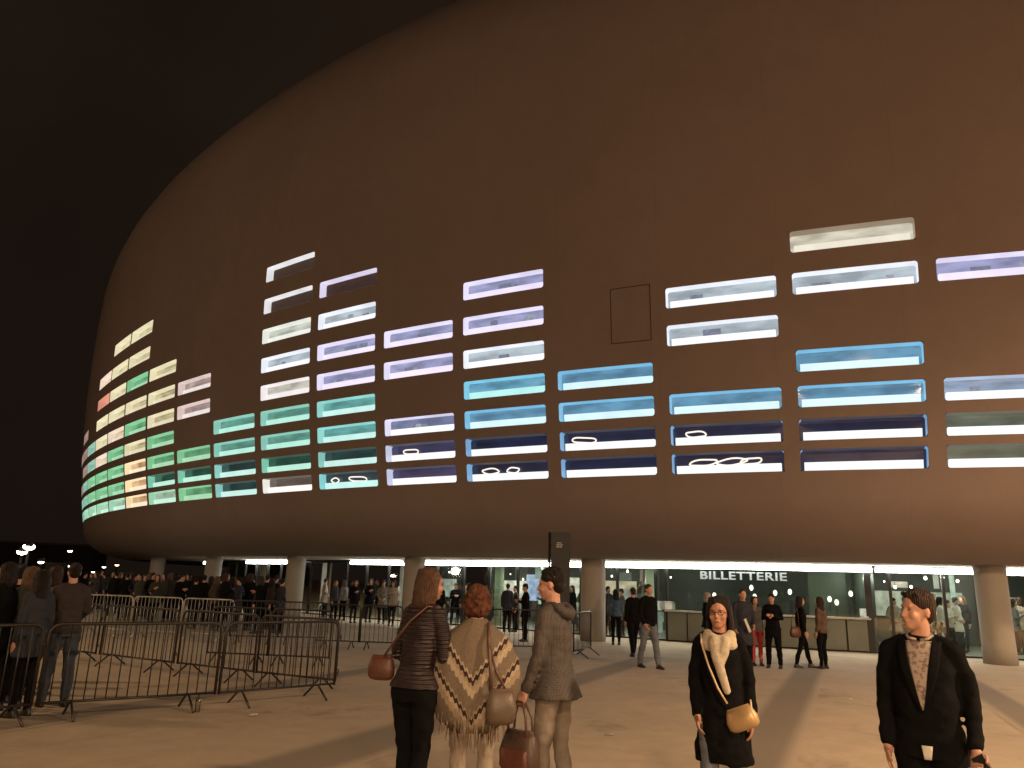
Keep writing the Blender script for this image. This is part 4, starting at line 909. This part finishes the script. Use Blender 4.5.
# ---- people in the middle distance: (px, distance, height, facing, label, top, legs, hair colour, hair, coat, hem, sex, arms, feet)
PH = {-1: ((-.22, .02, 1.16), (-.05, .24, 1.22), .9), 1: ((.22, .02, 1.16), (.05, .24, 1.22), .9)}
WALK = {-1: (-.08, .22), 1: (.09, -.20)}; WALK2 = {-1: (-.09, -.16), 1: (.08, .18)}
mids = [
 (616, 25.0, 1.66, 10, 'woman with long dark hair in a dark blue top by the round column', C_BLUE, C_BLK, H_DK, 'long', 'jacket', .88, 'f', None, None),
 (633, 21.0, 1.72, 25, 'person all in black half hidden behind the man walking by the column', C_BLK, C_BLK, H_BR, 'short', 'jacket', .86, 'm', None, WALK2),
 (648, 18.1, 1.80, -140, 'man in a black jacket and grey blue jeans walking near the round column', C_BLK, C_JEAN2, H_BR, 'short', 'jacket', .86, 'm', {1: ((.24, -.02, 1.14), (.22, .14, .92), .6), -1: ((-.24, -.05, 1.14), (-.21, -.02, .88), .6)}, WALK),
 (707, 22.5, 1.66, -60, 'grey haired person in a dark coat queuing behind the woman with the scarf', C_BLK, C_BLK, H_GR, 'bob', 'coat', .75, 'f', None, None),
 (742, 17.6, 1.76, 200, 'man in a long dark coat with white papers under his arm', C_NAVY, C_BLK, H_BR, 'short', 'coat', .58, 'm', {1: ((.20, .0, 1.14), (.20, .05, .90), .6), -1: ((-.22, .0, 1.14), (-.17, .16, 1.0), .6)}, None),
 (754, 19.5, 1.60, -160, 'person in a long red skirt standing behind the man with the papers', C_GREY, C_RED, H_BR, 'bob', 'jacket', .86, 'f', None, None),
 (771, 19.0, 1.68, 170, 'person in a short black coat looking down at a phone in front of the counter', C_BLK, C_BLK, H_DK, 'short', 'jacket', .72, 'm', PH, {-1: (-.14, 0), 1: (.14, 0)}),
 (799, 19.3, 1.64, -70, 'woman in a black jacket with an orange bag facing the woman in brown', C_BLK, C_BLK, H_DK, 'long', 'jacket', .84, 'f', None, WALK),
 (819, 19.2, 1.64, 60, 'woman with long brown hair in a rust brown jacket in front of the counter', C_BRN, C_BLK, H_BR, 'long', 'jacket', .86, 'f', None, None),
 (526, 25.2, 1.74, 100, 'person all in black beside the barriers, seen past the anorak', C_BLK, C_BLK, H_DK, 'short', 'coat', .74, 'm', PH, {-1: (-.13, 0), 1: (.13, 0)}),
 (75, 10.7, 1.80, 12, 'man in dark brown jacket and jeans leaning at the nearest barrier', C_DKBR, C_JEAN, H_DK, 'short', 'jacket', .88, 'm', {1: ((.24, .05, 1.15), (.17, .24, 1.02), .6), -1: ((-.24, .05, 1.15), (-.16, .24, 1.02), .6)}, {-1: (-.13, .05), 1: (.12, -.04)}),
 (56, 11.6, 1.76, -30, 'person in a light grey jacket between the others at the barrier', C_GREY, C_BLK, H_BR, 'bob', 'puffer', .88, 'f', None, None),
 (33, 10.4, 1.74, 20, 'person in an olive jacket and dark trousers at the barrier, left of the grey jacket', C_GRN, C_BLK, H_BL, 'bob', 'coat', .80, 'f', None, None),
 (9, 10.0, 1.78, 60, 'person in a dark coat at the left edge behind the nearest barrier', C_BLK, C_BLK, H_DK, 'bob', 'coat', .72, 'f', None, None),
 (-8, 12.2, 1.74, -40, 'person in brown half cut off by the left edge of the picture', C_BRN, C_BLK, H_BR, 'bob', 'coat', .78, 'f', None, None),
 (44, 9.9, 1.70, 35, 'person in a navy coat at the near barrier between olive jacket and jeans', C_NAVY, C_BLK, H_DK, 'long', 'coat', .70, 'f', None, None),
 (22, 10.9, 1.76, -10, 'tall person in a black jacket at the near barrier, behind the olive one', C_BLK, C_BLK, H_DK, 'short', 'jacket', .84, 'm', None, None),
 (20, 12.8, 1.72, 170, 'person in grey facing us at the far left behind the dark coats', C_GREY, C_JEAN, H_DK, 'short', 'jacket', .86, 'm', None, None),
]
for (px, d, H, fc_, lab, top, lg, hc_, hr, ct, hm, sx_, ar, fe) in mids:
    p = at(px, d); person(p, aim(p, fc_), H, lab, top, lg, hc_, hr, ct, hm, sex=sx_, arms=ar, feet=fe, head_pitch=radians(-18) if ar is PH else 0)
# hand things of the middle group
p = at(793, 19.1); bag((p.x, p.y, .93), .4, 'orange brown handbag on the arm of the woman in the black jacket', .30, .14, .24, leather('leather_orange', (.085, .031, .018)), [(-.12, 0, -.02), (-.10, 0, .2), (.1, 0, .42), (.12, 0, .2), (.12, 0, -.02)])
p = at(746, 17.35); c = MB(); c.box((0, 0, 0), (.06, .02, .30)); o = c.build('paper_folder', C_WHT, None, bevel=.004); o.location = (p.x, p.y, 1.0); o.rotation_euler = (0, radians(-25), .3); tag(o, 'white folded papers held by the man in the long dark coat', 'papers')
# ---- the crowd in front of the doors and inside: a few bodies, copied with their own clothes
tops = [C_BLK, C_NAVY, C_DKBR, C_GRN, C_GREY, C_BLK, C_BRN, C_BEIG, C_WHT, C_GREY]
protos = []
for i, (hr, hc_, ct, hm, sx_) in enumerate((('short', H_DK, 'jacket', .86, 'm'), ('bob', H_BR, 'coat', .74, 'f'), ('short', H_BR, 'puffer', .88, 'm'), ('long', H_DK, 'jacket', .86, 'f'), ('short', H_DK, 'coat', .66, 'm'), ('bob', H_BL, 'jacket', .86, 'f'))):
    protos.append(dict(hr=hr, hc=hc_, ct=ct, hm=hm, sx=sx_, o=None))
cnames = {C_BLK.name: 'black', C_NAVY.name: 'navy', C_DKBR.name: 'dark brown', C_GRN.name: 'olive', C_GREY.name: 'grey', C_BRN.name: 'rust brown', C_BEIG.name: 'beige', C_WHT.name: 'white', C_RED.name: 'red'}
hn = ['short dark hair', 'brown bobbed hair', 'short brown hair', 'long dark hair', 'short dark hair', 'fair bobbed hair']
WALKA = {1: ((.21, -.10, 1.15), (.20, -.10, .90), .6), -1: ((-.21, .02, 1.14), (-.19, .18, .95), .6)}
pose = [(None, None), ({1: ((.22, .0, 1.15), (.10, .22, 1.25), .9), -1: ((-.20, -.03, 1.14), (-.19, .05, .9), .5)}, {-1: (-.06, .03), 1: (.10, -.03)}), (PH, {-1: (-.15, .02), 1: (.14, -.02)}), (WALKA, {-1: (-.07, -.22), 1: (.08, .24)}), ({1: ((.25, -.05, 1.17), (.12, .12, 1.02), .9), -1: ((-.25, -.05, 1.17), (-.12, .12, 1.02), .9)}, None), (None, {-1: (-.05, .10), 1: (.12, -.02)})]
CNT = {}
def crowd(px, d, i, top, where, grp, face):
    q = protos[i]; p = at(px, d)
    if q['o'] is None:
        q['o'] = person(p, aim(p, face), 1.70+.03*(i % 2), 'x', top, C_BLK, q['hc'], q['hr'], q['ct'], q['hm'], sex=q['sx'], lod=0, arms=pose[i][0], feet=pose[i][1], head_yaw=(.3, -.4, 0, .2, .5, -.2)[i], head_pitch=(0, 0, -.3, 0, -.1, 0)[i], lean=(.0, .03, .02, .05, -.02, .0)[i])[0]; o = q['o']
    else:
        o = copy_tree(q['o']); o.location = p; o.rotation_euler = (0, 0, aim(p, face)); k = random.uniform(.96, 1.05); o.scale = (k, k, k)
        for ch in o.children:
            if ch.name.startswith(('jacket', 'coat')):
                ch.data = ch.data.copy(); ch.data.materials.clear(); ch.data.materials.append(top)
    k_ = CNT.get(grp, 0); CNT[grp] = k_+1
    tag(o, '%s person from left %s, %s, %s %s' % (ORD[k_], where, hn[i], cnames[top.name], 'coat' if q['ct'] == 'coat' else 'jacket'), 'person', grp); return o
rnd = random.Random(11)
DK = [C_BLK, C_NAVY, C_DKBR, C_BLK, C_GRN]
for px in (128, 133, 137, 141, 146, 150, 154, 158, 166, 171, 175, 179, 183, 190): crowd(px, rnd.uniform(27, 33), rnd.randrange(6), rnd.choice(DK), 'between the left columns', 'crowd by the left columns', rnd.uniform(-180, 180))
for px in (197, 205, 212, 218, 222, 226, 233, 240, 247, 251, 254, 262, 268, 272, 276, 283): crowd(px, rnd.uniform(25, 28.5), rnd.randrange(6), rnd.choice(DK), 'before the left doors', 'crowd before the left doors', rnd.uniform(-60, 60))
for px in (86, 92, 97, 101, 105, 112, 117, 121): crowd(px, rnd.uniform(32, 42), rnd.randrange(6), rnd.choice(DK), 'far off in the dark', 'people far off at the left', rnd.uniform(-180, 180))
for px in (326, 336, 345, 356, 371, 384, 394, 402, 440, 456, 470, 508, 516, 545, 573, 583, 608, 622, 640): crowd(px, rnd.uniform(31, 38) if px < 480 else rnd.uniform(29, 32), rnd.randrange(6), rnd.choice(tops), 'inside the lit foyer', 'people inside the foyer', rnd.uniform(-180, 180))
for px, tp in ((893, C_BEIG), (904, C_WHT), (924, C_WHT), (933, C_BEIG), (938, C_WHT), (946, C_WHT), (955, C_WHT), (962, C_BLK), (1012, C_GREY), (1020, C_BEIG)): crowd(px, rnd.uniform(24.8, 27), rnd.randrange(6), tp, 'behind the right hand glass', 'people behind the right hand glass', rnd.uniform(-180, 180))

# ================================================================== BARRIERS
M_BAR = mat('barrier_steel', (.035, .03, .027), .38, .5, .25, 8, .2, 40); M_BARL = mat('barrier_galvanised', (.42, .40, .36), .35, .6, .2, 8, .2, 40)
def barrier(p0, p1, label, group, m=M_BAR, h=1.08, lite=False):
    """crowd barrier between two ground points"""
    p0, p1 = Vector(p0), Vector(p1); L = (p1-p0).length; a = math.atan2((p1-p0).y, (p1-p0).x)
    T = thing('crowd_barrier', p0, a, label, 'barrier', group); r = .12
    b = MB(); pts = [(0, 0, .17), (0, 0, h-r)]+[(r-r*cos(q), 0, h-r+r*sin(q)) for q in (pi/8, pi/4, 3*pi/8, pi/2)]+[(L-r+r*sin(q), 0, h-r+r*cos(q)) for q in (0, pi/8, pi/4, 3*pi/8, pi/2)]+[(L, 0, .17)]
    b.tube(pts, .019, 6 if lite else 8, closed=False); b.tube([(0, 0, .19), (L, 0, .19)], .017, 6); b.build('frame', m, T, True)
    b = MB(); n_ = int(L/.115)
    for k in range(1, n_): b.tube([(L*k/n_, 0, .19), (L*k/n_, 0, h-.005)], .0075, 4 if lite else 6)
    b.build('bars', m, T, True)
    for u in (.17, .83):
        b = MB()
        b.tube([(L*u, -.30, .012), (L*u, -.05, .19), (L*u, .05, .19), (L*u, .30, .012)], .016, 6)
        b.build('leg', m, T, True)
    b = MB(); b.tube([(L+.0, 0, .35), (L+.05, 0, .35), (L+.05, 0, .30)], .009, 5); b.tube([(L, 0, .85), (L+.05, 0, .85), (L+.05, 0, .80)], .009, 5); b.build('hook', m, T, True)
    return T
G1 = 'crowd barriers fencing the left of the forecourt'
q = [gp(-95, 737), gp(28, 722), gp(34, 721), gp(213, 708), gp(217, 708), gp(333, 697)]
barrier(q[0], q[1], 'crowd barrier cut off by the left edge, nearest row', G1)
barrier(q[2], q[3], 'long crowd barrier nearest to us, in front of the man in jeans', G1)
barrier(q[4], q[5], 'crowd barrier at the right end of the nearest row', G1)
barrier(gp(255, 684), gp(334, 693), 'dark crowd barrier closing the right corner, its top rail sloping towards us', G1)
barrier(gp(176, 674), gp(252, 683.5), 'crowd barrier of the middle row next to the corner one', G1)
barrier(gp(98, 664), gp(172, 673.5), 'crowd barrier of the middle row behind the legs of the near one', G1)
barrier(gp(20, 655), gp(94, 663.5), 'crowd barrier of the middle row behind the standing people', G1)
G2 = 'far crowd barriers before the doors'
def row(px0, px1, d0, d1, n_, lab, m=M_BAR):
    a = at(px0, d0); c = at(px1, d1)
    for k in range(n_):
        u = a+(c-a)*(k/n_+.004); v = a+(c-a)*((k+1)/n_-.004); barrier(u, v, lab+(', %s from left' % ORD[k] if n_ > 1 else ''), G2, m, lite=True)
row(216, 336, 16.5, 16.2, 2, 'crowd barrier behind the corner of the near rows')
row(90, 238, 22.5, 21.5, 3, 'pale crowd barrier in the far row below the left columns', M_BARL)
row(322, 490, 20.6, 20.4, 4, 'crowd barrier in the far row before the glass doors')
row(492, 548, 20.6, 20.8, 1, 'crowd barrier behind the anorak, left of the dark signpost')
barrier(at(574, 19.6), at(591, 21.2), 'crowd barrier standing end on beside the thick round column', G2)
row(236, 330, 21.2, 21.5, 2, 'crowd barrier in the far row before the dark doors')
# ================================================================== SIGN TOTEM, LAMPS, SMALL THINGS
p = at(560, 18.0); T = thing('sign_totem', p, aim(p, 0), 'tall dark grey sign totem with small pale lettering behind the anorak', 'sign')
M_TOT = mat('totem_grey', (.012, .012, .014), .5, .2, .12, 3)
b = MB(); b.box((0, 0, 1.46), (.44, .14, 2.86)); b.build('panel', M_TOT, T, bevel=.008)
b = MB(); b.tube([(-.255, 0, 0), (-.255, 0, 2.9)], .028, 10); b.build('pole', M_BLK, T, True); b = MB(); b.box((-.235, 0, 2.6), (.05, .04, .03)); b.box((-.235, 0, .5), (.05, .04, .03)); b.build('bracket', M_BLK, T)
b = MB(); b.box((0, 0, .02), (.6, .3, .04)); b.build('base', M_BLK, T)
b = MB()
for k, w in enumerate((.10, .13, .12)):
    x = -w/2
    rr = random.Random(k)
    while x < w/2: ww = rr.uniform(.012, .022); b.box((x-.02, -.074, 2.66-.045*k), (ww, .004, .022)); x += ww+.008
b.build('lettering', mat('sign_pale', (.45, .43, .42), .6), T)
def street_lamp(x, y, h, label, head_col=(1, .78, .5), st=12, vis=True, r=.16, grp=None):
    T = thing('street_lamp', (x, y, 0), math.atan2(-x, y) if vis else 0, label, 'street lamp', grp)
    b = MB(); b.tube([(0, .9, 0), (0, .9, h*.9), (0, .6, h+.06), (0, .1, h+.12)], [.075, .05, .04, .035], 10); b.build('pole', M_BLK, T, True)
    b = MB(); b.loft([((0, 0, h+.01), .14, .30, 3), ((0, 0, h+.10), .15, .32, 3), ((0, 0, h+.16), .10, .24, 3)], 20); b.build('lamp_head', M_BLK, T, True)
    b = MB(); b.ell((0, 0, h), (r, r*1.4, r*.6), nu=12, nv=8); b.build('bulb', emat('street_lamp_glow_%d' % int(st*10), head_col, st), T, True)
for i, (lx, ly, lz, lw, _s) in enumerate(UNSEEN_LAMPS): street_lamp(lx, ly, lz, 'tall unseen street lamp %s' % ('just behind the viewer on the right', 'just behind the viewer on the left', 'far behind the viewer', 'lower one behind the viewer', 'low and far off behind on the right', 'right of the forecourt outside the picture', 'far left of the forecourt outside the picture', 'left of the barriers outside the picture')[i], (1, .7, .4), 6, False, .14, 'forecourt lamps outside the picture')  # posts and heads for the unseen lights, most added as fill
for k, (px, py, d, r, st) in enumerate(((22, 552, 30, .17, 40), (29, 547, 30, .20, 40), (41, 562, 34, .11, 20), (70, 551, 60, .16, 9), (101, 549, 60, .18, 9), (70, 566, 75, .20, 8), (77, 565, 78, .20, 8), (104, 567, 70, .16, 5), (117, 565, 66, .16, 6), (93, 572, 90, .18, 5))):
    rr_ = ray(px, py); kk = d/rr_.y; P3 = Vector((0, 0, EYE))+rr_*kk
    wh = ['lower of the twin bright lamps at the far left', 'upper and brightest of the twin lamps at the far left', 'small warm lamp right of the bright pair', 'high white lamp in the night sky, left one', 'high white lamp beside the lower edge of the arena', 'left lamp of the low far pair', 'right lamp of the low far pair', 'dim far lamp under the high white one', 'far lamp close to the underside of the arena', 'lowest dim lamp on the far horizon'][k]
    street_lamp(P3.x, P3.y, P3.z, wh, (1, .86, .66) if k < 3 else (1, .95, .85), st, True, r)
# bottle left on the ground
b = MB(); b.loft([((0, 0, 0), .033, .033), ((0, 0, .15), .034, .034), ((0, 0, .19), .014, .014), ((0, 0, .23), .013, .013)], 16); p = gp(197, 712)
o = b.build('plastic_bottle', glassmat('bottle_plastic', (.85, .8, .75), .15), None, True); o.location = p; tag(o, 'clear plastic bottle standing on the paving in front of the near barriers', 'bottle')
# dark far side of the forecourt: low block and trees beyond the lamps
M_FAR = mat('far_wall', (.05, .045, .04), .9)
for (x, y, w, d, h_, lab) in ((-95, 120, 60, 20, 5.5, 'low dark building far away on the left'), (-150, 90, 50, 20, 4.0, 'long low shed beyond the left edge')):
    T = thing('far_building', (x, y, 0), .4, lab, 'building'); b = MB(); b.box((0, 0, h_/2), (w, d, h_)); b.build('wall', M_FAR, T)
    b = MB(); b.box((0, 0, h_+.15), (w+.6, d+.6, .3)); b.build('roof', M_BLK, T)
    for k in range(6): b = MB(); b.box((-w/2+w*(k+.5)/6, -d/2-.01, 2.2), (w*.06, .06, 1.4)); b.build('window', mat('dark_window', (.02, .02, .022), .15), T)

for k, (px, py, lab) in enumerate(((188, 700, 'crumpled white paper by the feet of the near barrier'), (146, 676, 'small pale scrap on the paving inside the barriers'), (252, 716, 'flattened cup on the paving in front of the barriers'), (610, 735, 'torn ticket stub on the open paving'), (850, 700, 'small scrap of paper on the paving left of the suited man'))):
    b = MB(); rr = random.Random(k); vs = [(rr.uniform(-.06, .06), rr.uniform(-.05, .05), rr.uniform(.0, .035)) for _ in range(7)]
    b.add(vs, [(0, 1, 2), (2, 3, 4), (4, 5, 6), (0, 2, 5), (1, 3, 6)]); b.add([(-.05, -.035, .006), (.05, -.04, .01), (.055, .035, .005), (-.045, .04, .012)], [(0, 1, 2, 3)])
    o = b.build('paper_scrap', mat('litter_paper', (.5, .47, .42), .9)); o.location = gp(px, py, .001)+Vector((0, 0, .003)); tag(o, lab, 'litter')
